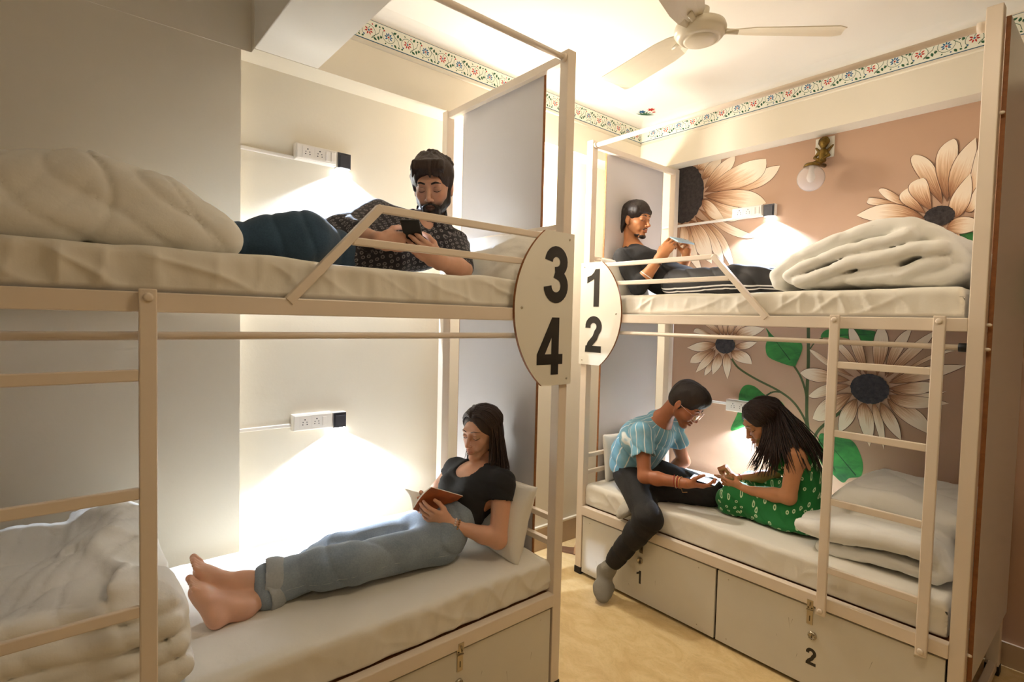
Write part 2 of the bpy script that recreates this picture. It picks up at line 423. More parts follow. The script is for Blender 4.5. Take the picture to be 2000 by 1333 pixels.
# corner posies painted on the ceiling
cl = bpy.data.objects['ceiling']
def posy(cx, cy, ang):
    mb = MB(); z = CEIL - 0.0015
    def P(x, y, d=0): ca, sa = math.cos(ang), math.sin(ang); return (cx + x * ca - y * sa, cy + x * sa + y * ca, z - d)
    def lf(c, a, L, W, mi, d=0.0004):
        pts = [(t * L, W * math.sin(PI * t ** 0.8)) for t in (0, .25, .5, .75, 1)] + [(t * L, -W * math.sin(PI * t ** 0.8)) for t in (.75, .5, .25)]
        mb.add([P(c[0] + x * math.cos(a) - y * math.sin(a), c[1] + x * math.sin(a) + y * math.cos(a), d) for x, y in pts], [tuple(range(8))], mi)
    for (c, col, k) in (((0.10, 0.02), 0, .8), ((0.06, -0.03), 1, .75), ((0.06, 0.05), 0, .4)):
        for j in range(7): lf(c, j * 2 * PI / 7, 0.038 * k, 0.008 * k, col)
    for a in (-1.2, -0.8, -0.3, 0.1, 0.5, 1.0, 1.4): lf((0, 0), a, 0.07, 0.006, 2)
    mb.build('painted_posy', [C_red, C_blue, C_green], cl)
posy(BX + 0.12, BY - 0.13, -PI / 4 + 0.1); posy(BX + 0.1, 1.0, PI / 4)

# ------------------------------------------------------------------ mural
FLOWERS={'F1': {'c': [-2.128, 2.461], 'rx': 0.144, 'ry': 0.196, 'p': [[[-2.031, 2.608], [-2.026, 2.659], [-1.953, 2.612], [-1.927, 2.665]], [[-1.999, 2.537], [-1.968, 2.628], [-1.896, 2.582], [-1.866, 2.661]], [[-1.982, 2.476], [-1.897, 2.601], [-1.814, 2.554], [-1.773, 2.654]], [[-1.809, 2.422], [-1.622, 2.517], [-1.588, 2.427], [-1.482, 2.53]], [[-1.981, 2.45], [-1.776, 2.577], [-1.65, 2.456], [-1.569, 2.589]], [[-2.001, 2.411], [-1.792, 2.351], [-1.828, 2.243], [-1.698, 2.257]], [[-1.987, 2.428], [-1.705, 2.42], [-1.739, 2.318], [-1.557, 2.315]], [[-2.027, 2.353], [-1.827, 2.23], [-1.797, 2.154], [-1.605, 2.113]], [[-2.01, 2.272], [-1.823, 2.129], [-1.846, 2.049], [-1.743, 1.885]], [[-2.047, 2.303], [-1.87, 2.121], [-1.931, 2.094], [-1.821, 1.927]], [[-2.083, 2.281], [-1.944, 2.16], [-2.046, 2.092], [-1.904, 1.963]], [[-2.09, 2.255], [-2.039, 2.104], [-2.112, 2.077], [-1.965, 1.896]], [[-2.143, 2.262], [-2.085, 2.142], [-2.155, 2.182], [-2.128, 1.917]], [[-2.007, 2.389], [-1.929, 2.377], [-1.924, 2.274], [-1.828, 2.249]]]}, 'F2': {'c': [-0.69, 2.122], 'rx': 0.061, 'ry': 0.049, 'p': [[[-0.824, 2.198], [-0.969, 2.253], [-0.982, 2.219], [-1.0, 2.252]], [[-0.806, 2.19], [-0.914, 2.288], [-0.897, 2.225], [-0.957, 2.292]], [[-0.75, 2.114], [-0.834, 2.128], [-0.819, 2.091], [-0.892, 2.1]], [[-0.743, 2.137], [-0.856, 2.224], [-0.808, 2.249], [-0.825, 2.283]], [[-0.751, 2.12], [-0.897, 2.212], [-0.925, 2.121], [-1.056, 2.173]], [[-0.682, 2.177], [-0.805, 2.375], [-0.72, 2.368], [-0.806, 2.448]], [[-0.722, 2.147], [-0.823, 2.272], [-0.741, 2.279], [-0.768, 2.323]], [[-0.662, 2.185], [-0.717, 2.399], [-0.632, 2.411], [-0.653, 2.492]], [[-0.648, 2.188], [-0.652, 2.355], [-0.574, 2.33], [-0.567, 2.478]], [[-0.588, 2.134], [-0.577, 2.305], [-0.549, 2.276], [-0.556, 2.429]], [[-0.596, 2.135], [-0.579, 2.182], [-0.556, 2.139], [-0.551, 2.247]], [[-0.672, 2.056], [-0.7, 2.036], [-0.604, 2.011], [-0.626, 1.912]], [[-0.668, 2.058], [-0.733, 2.102], [-0.756, 2.042], [-0.819, 2.091]], [[-0.66, 2.06], [-0.603, 2.106], [-0.599, 2.025], [-0.509, 2.059]], [[-0.622, 2.103], [-0.652, 2.183], [-0.575, 2.181], [-0.579, 2.311]]]}, 'F3': {'c': [-1.787, 1.421], 'rx': 0.068, 'ry': 0.057, 'p': [[[-1.826, 1.48], [-1.932, 1.547], [-1.861, 1.541], [-1.964, 1.585]], [[-1.801, 1.481], [-1.845, 1.549], [-1.812, 1.549], [-1.84, 1.633]], [[-1.781, 1.482], [-1.808, 1.55], [-1.776, 1.55], [-1.792, 1.649]], [[-1.761, 1.483], [-1.768, 1.551], [-1.725, 1.552], [-1.729, 1.641]], [[-1.738, 1.483], [-1.709, 1.548], [-1.656, 1.55], [-1.628, 1.605]], [[-1.849, 1.464], [-1.979, 1.522], [-1.917, 1.473], [-2.02, 1.496]], [[-1.863, 1.393], [-1.998, 1.346], [-1.944, 1.302], [-2.037, 1.283]], [[-1.848, 1.421], [-1.949, 1.432], [-1.955, 1.368], [-2.066, 1.386]], [[-1.86, 1.324], [-1.916, 1.257], [-1.874, 1.253], [-1.925, 1.202]], [[-1.854, 1.386], [-1.944, 1.31], [-1.892, 1.29], [-1.992, 1.218]], [[-1.829, 1.365], [-1.871, 1.292], [-1.805, 1.297], [-1.866, 1.216]], [[-1.776, 1.368], [-1.797, 1.298], [-1.742, 1.302], [-1.761, 1.195]], [[-1.741, 1.385], [-1.715, 1.327], [-1.641, 1.376], [-1.603, 1.307]], [[-1.723, 1.416], [-1.649, 1.4], [-1.651, 1.446], [-1.577, 1.448]], [[-1.721, 1.462], [-1.67, 1.538], [-1.608, 1.485], [-1.532, 1.538]]]}, 'F4': {'c': [-0.952, 1.225], 'rx': 0.091, 'ry': 0.08, 'p': [[[-0.991, 1.294], [-1.103, 1.419], [-1.065, 1.428], [-1.158, 1.488]], [[-0.967, 1.296], [-1.047, 1.444], [-0.999, 1.467], [-1.065, 1.57]], [[-0.92, 1.3], [-0.945, 1.463], [-0.876, 1.467], [-0.915, 1.573]], [[-0.885, 1.297], [-0.854, 1.475], [-0.813, 1.443], [-0.778, 1.557]], [[-0.879, 1.291], [-0.797, 1.444], [-0.738, 1.441], [-0.685, 1.547]], [[-0.867, 1.272], [-0.714, 1.391], [-0.705, 1.418], [-0.601, 1.453]], [[-0.867, 1.265], [-0.729, 1.358], [-0.7, 1.302], [-0.555, 1.385]], [[-1.028, 1.283], [-1.221, 1.404], [-1.158, 1.328], [-1.259, 1.409]], [[-1.045, 1.26], [-1.217, 1.312], [-1.214, 1.235], [-1.31, 1.278]], [[-1.044, 1.232], [-1.166, 1.224], [-1.19, 1.149], [-1.258, 1.148]], [[-1.03, 1.191], [-1.169, 1.137], [-1.138, 1.036], [-1.23, 1.018]], [[-1.01, 1.165], [-1.082, 1.084], [-1.018, 1.051], [-1.089, 0.961]], [[-0.973, 1.149], [-1.0, 1.068], [-0.924, 1.052], [-0.938, 0.911]], [[-0.925, 1.152], [-0.928, 1.079], [-0.88, 1.046], [-0.871, 0.908]], [[-0.897, 1.16], [-0.88, 1.06], [-0.825, 1.082], [-0.798, 0.973]], [[-0.869, 1.184], [-0.808, 1.091], [-0.724, 1.131], [-0.682, 1.027]], [[-0.865, 1.225], [-0.727, 1.202], [-0.728, 1.228], [-0.622, 1.253]], [[-0.864, 1.204], [-0.778, 1.146], [-0.717, 1.21], [-0.61, 1.192]], [[-0.866, 1.238], [-0.749, 1.219], [-0.725, 1.287], [-0.668, 1.267]]]}}
LEAVES={'L1': [[-1.523, 1.538], [-1.458, 1.48], [-1.343, 1.478], [-1.305, 1.432], [-1.331, 1.341], [-1.352, 1.315], [-1.437, 1.333], [-1.505, 1.364], [-1.522, 1.427], [-1.507, 1.492]], 'L2': [[-1.681, 1.067], [-1.672, 1.128], [-1.639, 1.169], [-1.58, 1.168], [-1.505, 1.119], [-1.442, 1.113], [-1.392, 1.07], [-1.39, 1.028], [-1.409, 0.997], [-1.527, 0.956], [-1.65, 0.891], [-1.725, 0.863], [-1.692, 0.96], [-1.678, 1.007]], 'L3': [[-1.193, 0.92], [-1.154, 0.942], [-1.076, 0.942], [-1.012, 0.918], [-0.971, 0.835], [-0.965, 0.766], [-0.979, 0.734], [-1.028, 0.715], [-1.058, 0.682], [-1.111, 0.717], [-1.18, 0.774]], 'L4': [[-1.209, 1.497], [-1.18, 1.538], [-1.083, 1.548], [-0.991, 1.544], [-0.931, 1.532], [-0.952, 1.483], [-1.012, 1.48], [-1.113, 1.501], [-1.178, 1.494]], 'L5': [[-0.605, 2.026], [-0.553, 2.025], [-0.52, 1.978], [-0.526, 1.939], [-0.549, 1.901], [-0.579, 1.933], [-0.602, 1.955]], 'L6': [[-0.394, 1.902], [-0.359, 1.946], [-0.305, 1.85], [-0.297, 1.668], [-0.343, 1.61], [-0.381, 1.691], [-0.4, 1.809]]}
STEMS=[[0.018, [[-1.279, 1.569], [-1.269, 1.339], [-1.269, 1.176], [-1.261, 0.999], [-1.237, 0.894]]], [0.013, [[-1.739, 1.332], [-1.69, 1.276], [-1.582, 1.219], [-1.43, 1.157], [-1.34, 1.098], [-1.277, 1.011], [-1.248, 0.933]]], [0.012, [[-1.349, 1.319], [-1.307, 1.254], [-1.278, 1.175], [-1.265, 1.094]]], [0.01, [[-1.505, 1.119], [-1.464, 1.146], [-1.423, 1.151]]], [0.016, [[-1.07, 1.093], [-1.138, 1.025], [-1.195, 0.957], [-1.223, 0.892]]], [0.007, [[-1.269, 1.414], [-1.234, 1.47], [-1.198, 1.491]]]]

def petal_mat():
    m = bpy.data.materials.new('mural_petal'); m.use_nodes = True; nt = m.node_tree; b = nt.nodes['Principled BSDF']; b.inputs['Roughness'].default_value = 0.7
    uv = nd(nt, 'ShaderNodeUVMap'); sp = nd(nt, 'ShaderNodeSeparateXYZ'); nt.links.new(uv.outputs[0], sp.inputs[0])
    mp = nd(nt, 'ShaderNodeMapping', inp={'Scale': (1.2, 9, 1)}); nt.links.new(uv.outputs[0], mp.inputs['Vector'])
    tc = nd(nt, 'ShaderNodeTexCoord'); ad = nd(nt, 'ShaderNodeVectorMath', operation='ADD'); nt.links.new(mp.outputs[0], ad.inputs[0]); nt.links.new(tc.outputs['Object'], ad.inputs[1])
    n = nd(nt, 'ShaderNodeTexNoise', inp={'Scale': 1.6, 'Detail': 4, 'Roughness': 0.65}); nt.links.new(ad.outputs[0], n.inputs['Vector'])
    s = nd(nt, 'ShaderNodeMath', operation='MULTIPLY_ADD', inp={1: 0.75, 2: -0.37}); nt.links.new(n.outputs['Fac'], s.inputs[0])
    a = nd(nt, 'ShaderNodeMath', operation='ADD'); nt.links.new(sp.outputs[0], a.inputs[0]); nt.links.new(s.outputs[0], a.inputs[1])
    r = nd(nt, 'ShaderNodeValToRGB'); e = r.color_ramp.elements
    e[0].position = 0.0; e[0].color = srgb(112, 72, 44); e[1].position = 1.0; e[1].color = srgb(244, 226, 200)
    for p, c in ((0.2, (172, 122, 84)), (0.42, (226, 190, 152)), (0.62, (247, 228, 202))): q = e.new(p); q.color = srgb(*c)
    nt.links.new(a.outputs[0], r.inputs[0]); nt.links.new(r.outputs[0], b.inputs['Base Color'])
    return m
def leaf_mat():
    m = bpy.data.materials.new('mural_leaf'); m.use_nodes = True; nt = m.node_tree; b = nt.nodes['Principled BSDF']; b.inputs['Roughness'].default_value = 0.65
    tc = nd(nt, 'ShaderNodeTexCoord'); mp = nd(nt, 'ShaderNodeMapping', inp={'Scale': (6, 1, 14), 'Rotation': (0, 0.6, 0)}); nt.links.new(tc.outputs['Object'], mp.inputs['Vector'])
    n = nd(nt, 'ShaderNodeTexNoise', inp={'Scale': 1.0, 'Detail': 6, 'Roughness': 0.6, 'Distortion': 0.6}); nt.links.new(mp.outputs[0], n.inputs['Vector'])
    r = nd(nt, 'ShaderNodeValToRGB'); e = r.color_ramp.elements
    e[0].position = 0.3; e[0].color = srgb(10, 70, 32); e[1].position = 0.75; e[1].color = srgb(64, 158, 66)
    nt.links.new(n.outputs['Fac'], r.inputs[0]); nt.links.new(r.outputs[0], b.inputs['Base Color'])
    return m
M_petal, M_leaf = petal_mat(), leaf_mat()
M_outline = mat('mural_outline', srgb(92, 60, 40), 0.8)
M_disc = mat('mural_seed_disc', srgb(58, 50, 48), 0.85, bump=0.5, bscale=90, vary=0.7, vscale=45)
M_stem = mat('mural_stem', srgb(78, 92, 52), 0.75, vary=0.3, vscale=12)
M_vein = mat('mural_leaf_vein', srgb(20, 62, 34), 0.8)
def bez(a, b, c, t): return (a[0] * (1 - t) ** 2 + 2 * b[0] * t * (1 - t) + c[0] * t * t, a[1] * (1 - t) ** 2 + 2 * b[1] * t * (1 - t) + c[1] * t * t)
def clipz(p): return (p[0], min(p[1], SOF))
depth_i = [0]
def flower(d, tone, gw=0.05):
    mb = MB(); cx, cz = d['c']
    for (b, l, r, t) in d['p']:
        if b[1] > SOF or min(b[0], t[0], l[0]) < WX + .02: pass
        depth_i[0] += 1; y = WY - 0.0018 - depth_i[0] * 0.00004; N = 12
        lc = (2 * l[0] - (b[0] + t[0]) / 2, 2 * l[1] - (b[1] + t[1]) / 2); rc = (2 * r[0] - (b[0] + t[0]) / 2, 2 * r[1] - (b[1] + t[1]) / 2)
        for (grow, yy, mi) in ((1, y + 0.00002, 1), (0, y, 0)):
            vs = []; uv = []
            for i in range(N + 1):
                tt = i / N; p, q = bez(b, lc, t, tt), bez(b, rc, t, tt)
                m_ = ((p[0] + q[0]) / 2, (p[1] + q[1]) / 2)
                for j, sgn in enumerate((0, .25, .5, .75, 1)):
                    x = p[0] + (q[0] - p[0]) * sgn; z = p[1] + (q[1] - p[1]) * sgn
                    if grow:
                        dx, dz = x - m_[0], z - m_[1]; L = math.hypot(dx, dz) or 1; x += dx / L * 0.0028; z += dz / L * 0.0028
                    elif 0 < sgn < 1: pass
                    x, z = max(x, MX), min(z, SOF - 0.0002); vs.append((x, yy, z)); uv.append((tt, sgn))
            fs = [(i * 5 + j, i * 5 + j + 1, i * 5 + 6 + j, i * 5 + 5 + j) for i in range(N) for j in range(4)]
            mb.add(vs, fs, mi, uv)
    y = WY - 0.0018 - (depth_i[0] + 2) * 0.00004; depth_i[0] += 3
    pts = []; rs = random.Random(3)
    for k in range(72):
        a = 2 * PI * k / 72; f = 1 + rs.uniform(-0.02, 0.035); pts.append((max(cx + d['rx'] * f * math.cos(a), MX), y - .001, min(cz + d['ry'] * f * math.sin(a), SOF - 0.0002)))
    mb.add([(max(cx, MX + .02), y - .001, cz)] + pts, [(0, k + 1, (k + 1) % 72 + 1) for k in range(72)], 2)
    o = mb.build('painted_flower', [M_petal, M_outline, M_disc], wb); return o
st = MB()
for si, (w, pts) in enumerate(STEMS):
    P = []; SY = WY - 0.0008 - 0.00008 * si
    for i in range(len(pts) - 1):
        p0, p1, p2, p3 = pts[max(i - 1, 0)], pts[i], pts[i + 1], pts[min(i + 2, len(pts) - 1)]
        for k in range(6):
            t = k / 6; P.append(tuple(0.5 * (2 * p1[a] + (p2[a] - p0[a]) * t + (2 * p0[a] - 5 * p1[a] + 4 * p2[a] - p3[a]) * t * t + (3 * p1[a] - p0[a] - 3 * p2[a] + p3[a]) * t ** 3) for a in (0, 1)))
    P.append(pts[-1]); vs = []
    for i, p in enumerate(P):
        a, b = P[max(i - 1, 0)], P[min(i + 1, len(P) - 1)]; dx, dz = b[0] - a[0], b[1] - a[1]; L = math.hypot(dx, dz) or 1
        vs += [(p[0] - dz / L * w / 2, SY, p[1] + dx / L * w / 2), (p[0] + dz / L * w / 2, SY, p[1] - dx / L * w / 2)]
    st.add(vs, [(2 * i, 2 * i + 1, 2 * i + 3, 2 * i + 2) for i in range(len(P) - 1)])
st.build('painted_stems', M_stem, wb)
for k, pts in LEAVES.items():
    mb = MB(); n = len(pts); P = []
    for i in range(n):
        p0, p1, p2, p3 = pts[i - 1], pts[i], pts[(i + 1) % n], pts[(i + 2) % n]
        for q in range(5):
            t = q / 5; P.append(tuple(0.5 * (2 * p1[a] + (p2[a] - p0[a]) * t + (2 * p0[a] - 5 * p1[a] + 4 * p2[a] - p3[a]) * t * t + (3 * p1[a] - p0[a] - 3 * p2[a] + p3[a]) * t ** 3) for a in (0, 1)))
    c = (sum(p[0] for p in P) / len(P), sum(p[1] for p in P) / len(P)); y = WY - 0.0014
    mb.add([(c[0], y, c[1])] + [(p[0], y, p[1]) for p in P], [(0, i + 1, (i + 1) % len(P) + 1) for i in range(len(P))], 0)
    far = max(P, key=lambda p: (p[0] - c[0]) ** 2 + (p[1] - c[1]) ** 2); near = (2 * c[0] - far[0], 2 * c[1] - far[1])
    near = (c[0] + (near[0] - c[0]) * .6, c[1] + (near[1] - c[1]) * .6)
    dx, dz = far[0] - near[0], far[1] - near[1]; L = math.hypot(dx, dz)
    mb.add([(near[0] - dz / L * .003, y - .0002, near[1] + dx / L * .003), (near[0] + dz / L * .003, y - .0002, near[1] - dx / L * .003), (far[0], y - .0002, far[1])], [(0, 1, 2)], 1)
    mb.build('painted_leaf', [M_leaf, M_vein], wb)
for k in ('F1', 'F3', 'F4', 'F2'): flower(FLOWERS[k], 0)
# ================================================================== BUNK BEDS
H_IN, H_OUT = 0.0, 0.0
def LT(u, v, z): return (-1.5283 - v, 1.594 - u, z)
def RT(u, v, z): return (-2.2165 + u, 2.4263 + v, z)
def arc_pts(cx, cz, r, a0, a1, n, sx=1.0, sz=1.0): return [(cx + r * sx * math.cos(a0 + (a1 - a0) * i / n), cz + r * sz * math.sin(a0 + (a1 - a0) * i / n)) for i in range(n + 1)]
def ribbon(path, w):
    """flat stroke with square ends -> list of quads (unit coordinates)"""
    L, R = [], []
    for i, p in enumerate(path):
        a, b = path[max(i - 1, 0)], path[min(i + 1, len(path) - 1)]; dx, dz = b[0] - a[0], b[1] - a[1]; l = math.hypot(dx, dz)
        L.append((p[0] - dz / l * w / 2, p[1] + dx / l * w / 2)); R.append((p[0] + dz / l * w / 2, p[1] - dx / l * w / 2))
    return [[L[i], R[i], R[i + 1], L[i + 1]] for i in range(len(path) - 1)]
def digit(ch):
    """unit height glyph polygons, centred at 0, height 1"""
    t = 0.19
    if ch == '1': return [[(0.02, -0.5), (0.21, -0.5), (0.21, 0.5), (0.06, 0.5)], [(0.02, -0.5), (0.06, 0.5), (0.02, 0.34), (0.02, 0.22)], [(0.02, 0.22), (0.02, 0.44), (0.06, 0.5), (0.02, 0.36)], [(-0.22, 0.3), (-0.22, 0.13), (0.03, 0.24), (0.07, 0.5), (0.04, 0.44), (-0.08, 0.34)]]
    if ch == '2':
        top = arc_pts(0, 0.21, 0.2, PI * 1.0, -0.28 * PI, 16, 1.02, 0.98)
        path = [(-0.2, 0.17)] + top[1:] + [(0.06, -0.1), (-0.12, -0.28), (-0.17, -0.42)]
        return ribbon(path, t) + [[(-0.29, -0.5), (0.29, -0.5), (0.29, -0.32), (-0.27, -0.32)]]
    if ch == '3':
        return ribbon(arc_pts(-0.0, 0.225, 0.185, PI * 0.98, -PI * 0.42, 16, 1.0, 0.98) + [(-0.03, 0.04)], t) + ribbon([(-0.03, 0.04)] + arc_pts(-0.0, -0.195, 0.205, PI * 0.42, -PI * 0.98, 18, 1.0, 1.02), t)
    if ch == '4': return [[(0.03, -0.5), (0.21, -0.5), (0.21, 0.5), (0.03, 0.5)], [(-0.31, -0.32), (0.31, -0.32), (0.31, -0.14), (-0.31, -0.14)], [(-0.31, -0.14), (-0.12, -0.14), (0.1, 0.28), (0.05, 0.5), (0.03, 0.5)]]
def digit_obj(ch, T, sgn, u0, z0, h, wscale, vf, parent, name='numeral'):
    mb = MB()
    for i, poly in enumerate(digit(ch)):
        mb.add([T(u0 + sgn * x * h * wscale, vf - 0.00002 * i, z0 + z * h) for x, z in poly], [tuple(range(len(poly)))])
    return mb.build(name, M_digit, parent)
def bolt(mb, T, u, v, z, ax, r=0.007, l=0.006, mi=0):
    c = V(T(u, v, z)); d = (V(T(u + (ax == 'u'), v - (ax == 'v'), z)) - c) * l
    if ax == '-u': d = (V(T(u - 1, v, z)) - c) * l
    mb.tube([c, c + d * 0.6, c + d], [r, r, r * 0.55], 10, mi)
def bolts(name, specs, T, m, parent, kw):
    for (u, v, z) in specs:
        mb = MB(); bolt(mb, T, u, v, z, *kw); mb.build(name, m, parent, smooth=True)
def bunk(label, T, sgn, plates, boxes, L=1.8596):
    root = thing('bunk_bed', label, 'bunk bed', T(0.93, 0.45, 0))
    s, W, HP = 0.0462, 0.9165, 2.636
    P = root
    def bar(name, a, b, m=M_frame, parent=P, bev=0.003):
        p, q = T(*a), T(*b); return box_obj(name, p, q, m, parent, bevel=bev)
    def post(u, v, h=HP):
        o = bar('post', (u, v, 0.03), (u + s, v + s, h)); 
        f = MB(); f.box([min(x, y) for x, y in zip(T(u - .003, v - .003, 0), T(u + s + .003, v + s + .003, 0.042))], [max(x, y) for x, y in zip(T(u - .003, v - .003, 0), T(u + s + .003, v + s + .003, 0.042))])
        f.build('foot_cap', M_black, o, bevel=0.003); return o
    WF = 0.835
    post(0, 0); post(0, W - s); post(L - s, 0, 2.66); post(L - s, WF - s)
    bar('top_bar', (0.008, s, 2.598), (0.038, W - s, 2.632)); bar('top_bar', (L - 0.038, s, 2.60), (L - 0.008, WF - s, 2.63))
    # curtain rods
    for (z, v, r) in ((2.605, 0.022, 0.0125), (1.4933, 0.02, 0.0105)):
        mb = MB(); mb.tube([T(s - 0.002, v, z), T(L - s + 0.002, v, z)], r, 14)
        o = mb.build('curtain_rod', M_frame, P, smooth=True)
        m2 = MB(); m2.tube([T(s, v, z), T(s + 0.014, v, z)], r * 1.45, 14); m2.build('rod_socket', M_frame, o, smooth=True)
        m2 = MB(); m2.tube([T(L - s - 0.024, v, z), T(L - s, v, z)], r * 1.5, 14); e = m2.build('rod_socket', M_black if z < 2 else M_frame, o, smooth=True)
        if z < 2: e['label'] = 'dark brown rod end socket'
    # upper deck
    bar('side_rail', (s, 0.0, 1.55), (L - s, 0.03, 1.598)); bar('side_rail', (s, W - 0.04, 1.55), (L - s, W - 0.01, 1.598))
    bar('end_rail', (0.006, s, 1.55), (0.036, W - s, 1.598)); bar('end_rail', (L - 0.036, s, 1.55), (L - 0.006, WF - s, 1.598))
    bar('deck_board', (s, 0.03, 1.582), (L - s, W - 0.04, 1.594), M_board, bev=0)
    # lower deck
    bar('side_rail', (s, -0.006, 0.3723), (L - s, 0.03, 0.4251)); bar('side_rail', (s, W - 0.04, 0.3723), (L - s, W - 0.01, 0.4251))
    bar('end_rail', (0.006, s, 0.3723), (0.036, W - s, 0.4251)); bar('end_rail', (L - 0.036, s, 0.02), (L - 0.006, WF - s, 0.06))
    bar('deck_board', (s, 0.03, 0.405), (L - s, W - 0.04, 0.418), M_ply, bev=0)
    # head bars (bed side of the panel) and head / foot boards
    for z in (0.726, 0.62, 1.937, 1.83): bar('head_bar', (0.012, s, z - 0.012), (0.036, W - s, z + 0.012))
    hp = bar('head_panel', (-0.014, 0.19, 0.39), (-0.002, 0.79, 2.628), M_board, bev=0)
    e = MB(); 
    for vv in (0.1885, 0.7905): e.box([min(x, y) for x, y in zip(T(-0.014, vv - .0015, .39), T(-0.002, vv + .0015, 2.628))], [max(x, y) for x, y in zip(T(-0.014, vv - .0015, .39), T(-0.002, vv + .0015, 2.628))])
    o = e.build('panel_edge', M_ply, hp); o['label'] = 'bare brown plywood edge'
    fp = bar('foot_panel', (L + 0.001, 0.05, 0.30), (L + 0.014, 0.80, 2.628), M_board, bev=0)
    o = bar('panel_edge', (L + 0.001, 0.0462, 0.30), (L + 0.014, 0.0498, 2.628), M_ply, fp, bev=0); o['label'] = 'bare brown plywood edge'
    bolts('bolt', [(L, 0.03, z) for z in (1.575, 1.49, 0.40, 2.3)], T, M_frame, P, ('u', 0.006, 0.014))
    # guard rail
    zg = 1.885
    bar('guard_bar', (0.14, 0.004, zg - 0.012), (0.847, 0.024, zg + 0.012)); bar('guard_bar', (0.24, 0.004, 1.765), (0.925, 0.024, 1.788))
    mb = MB(); w = 0.0125; a, b = (0.838, zg + 0.004), (1.112, 1.588); dx, dz = b[0] - a[0], b[1] - a[1]; l = math.hypot(dx, dz); nx, nz = -dz / l * w, dx / l * w
    prof = [(a[0] + nx, a[1] + nz), (b[0] + nx, b[1] + nz), (b[0] - nx, b[1] - nz), (a[0] - nx, a[1] - nz)]
    mb.poly_prism(prof, -0.0035, 0.0235, lambda p: T(p[0], p[2], p[1])); mb.build('guard_bar', M_frame, P, bevel=0.002)
    # number plate
    pts = [(-0.006, 1.295), (-0.006, 1.905), (0.155, 1.905)]
    c_ = 0.155; k = ((0.305) - c_); 
    R_ = (0.305 ** 2 + k ** 2) / (2 * k); cx = 0.305 - R_; cz = 1.60; a1 = math.asin(0.305 / R_)
    pts += [(cx + R_ * math.cos(t), cz + R_ * math.sin(t)) for t in np.linspace(a1, -a1, 26)[1:-1]] + [(0.155, 1.295)]
    mb = MB(); n = len(pts)
    mb.add([T(p[0], -0.013, p[1]) for p in pts], [tuple(range(n))], 0); mb.add([T(p[0], -0.001, p[1]) for p in pts], [tuple(range(n))], 0)
    mb.add([T(p[0], -0.013, p[1]) for p in pts] + [T(p[0], -0.001, p[1]) for p in pts], [(i, (i + 1) % n, n + (i + 1) % n, n + i) for i in range(n)], 1)
    pl = mb.build('number_plate', [M_plate, M_ply], P)
    for ch, u0, z0, h in plates: digit_obj(ch, T, sgn, u0, z0, h, 1.0, -0.0140, pl)['label'] = 'black numeral %s' % ch
    bolts('screw', [(u, -0.013, z) for (u, z) in ((0.022, 1.88), (0.27, 1.6), (0.02, 1.32))], T, M_steel, pl, ('v', 0.005, 0.003))
    # ladder
    lu = (1.398, 1.738) if sgn > 0 else (1.438, 1.80)
    for u in lu:
        o = bar('ladder_stile', (u - 0.018, -0.024, 0.352), (u + 0.018, -0.006, 1.605))
        bolts('bolt', [(u, -0.024, z) for z in (1.585, 0.372)], T, M_frame, o, ('v', 0.011, 0.006))
    for z in (1.402, 1.122, 0.838, 0.553): bar('ladder_rung', (lu[0] + 0.018, -0.022, z - 0.014), (lu[1] - 0.018, -0.008, z + 0.014))
    # storage box fronts under the lower deck
    for (u0, u1, ch, uh, uk, un) in boxes:
        d = bar('box_front', (u0, 0.004, 0.018), (u1, 0.018, 0.362), M_drawer, bev=0.0012)
        mb = MB(); T2 = lambda a, b: ([min(x, y) for x, y in zip(a, b)], [max(x, y) for x, y in zip(a, b)])
        mb.box(*T2(T(uh - 0.011, -0.008, 0.372), T(uh + 0.013, -0.005, 0.396))); mb.tube([T(uh, -0.008, 0.385), T(uh, -0.016, 0.383), T(uh, -0.016, 0.375), T(uh, -0.008, 0.373)], 0.0025, 6)
        mb.box(*T2(T(uh - 0.014, 0.001, 0.35), T(uh + 0.012, 0.004, 0.368)))
        mb.tube([T(uh - 0.014, -0.001, 0.349), T(uh + 0.012, -0.001, 0.349)], 0.003, 8)
        mb.box(*T2(T(uh - 0.013, 0.0, 0.288), T(uh + 0.011, 0.004, 0.347)))
        h = mb.build('hasp', M_steel, d); m2 = MB(); m2.box(*T2(T(uh - 0.002, -0.001, 0.303), T(uh + 0.001, 0.001, 0.325)))
        for du in (-0.008, 0.006): m2.tube([T(uh + du, 0.002, 0.359), T(uh + du, -0.0002, 0.359)], 0.0028, 8)
        m2.build('hasp_slot', M_hole, h)['kind'] = 'stuff'
        mb = MB(); c = V(T(uk, 0.004, 0.243)); ax = (V(T(uk, -1, 0.243)) - V(T(uk, 0, 0.243))).normalized(); q = ax.to_track_quat('Z', 'Y').to_matrix()
        mb.lathe([(0.0175, 0), (0.0175, 0.005), (0.015, 0.009), (0.012, 0.0095), (0.0115, 0.008), (0, 0.008)], c, 20, 0, q)
        o = mb.build('lock_knob', M_steel, d, smooth=True); m2 = MB()
        for k in range(8): a = PI / 4 * k; m2.box(*T2(T(uk + math.cos(a) * .0135 - .0012, -0.0052, 0.243 + math.sin(a) * .0135 - .0012), T(uk + math.cos(a) * .0135 + .0012, -0.0068, 0.243 + math.sin(a) * .0135 + .0012)))
        m2.box(*T2(T(uk - .001, -0.0042, .243 - .008), T(uk + .001, -0.0052, .243 + .004))); m2.build('knob_mark', M_hole, o)
        if ch: digit_obj(ch, T, sgn, un, 0.150, 0.073, 0.95, 0.0035, d)['label'] = 'black numeral %s' % ch
        # screws and cleat line
        bolts('screw', [(u0 + du, 0.004, z) for du in (0.055, u1 - u0 - 0.09) for z in (0.335, 0.045)], T, M_steel, d, ('v', 0.003, 0.0015))
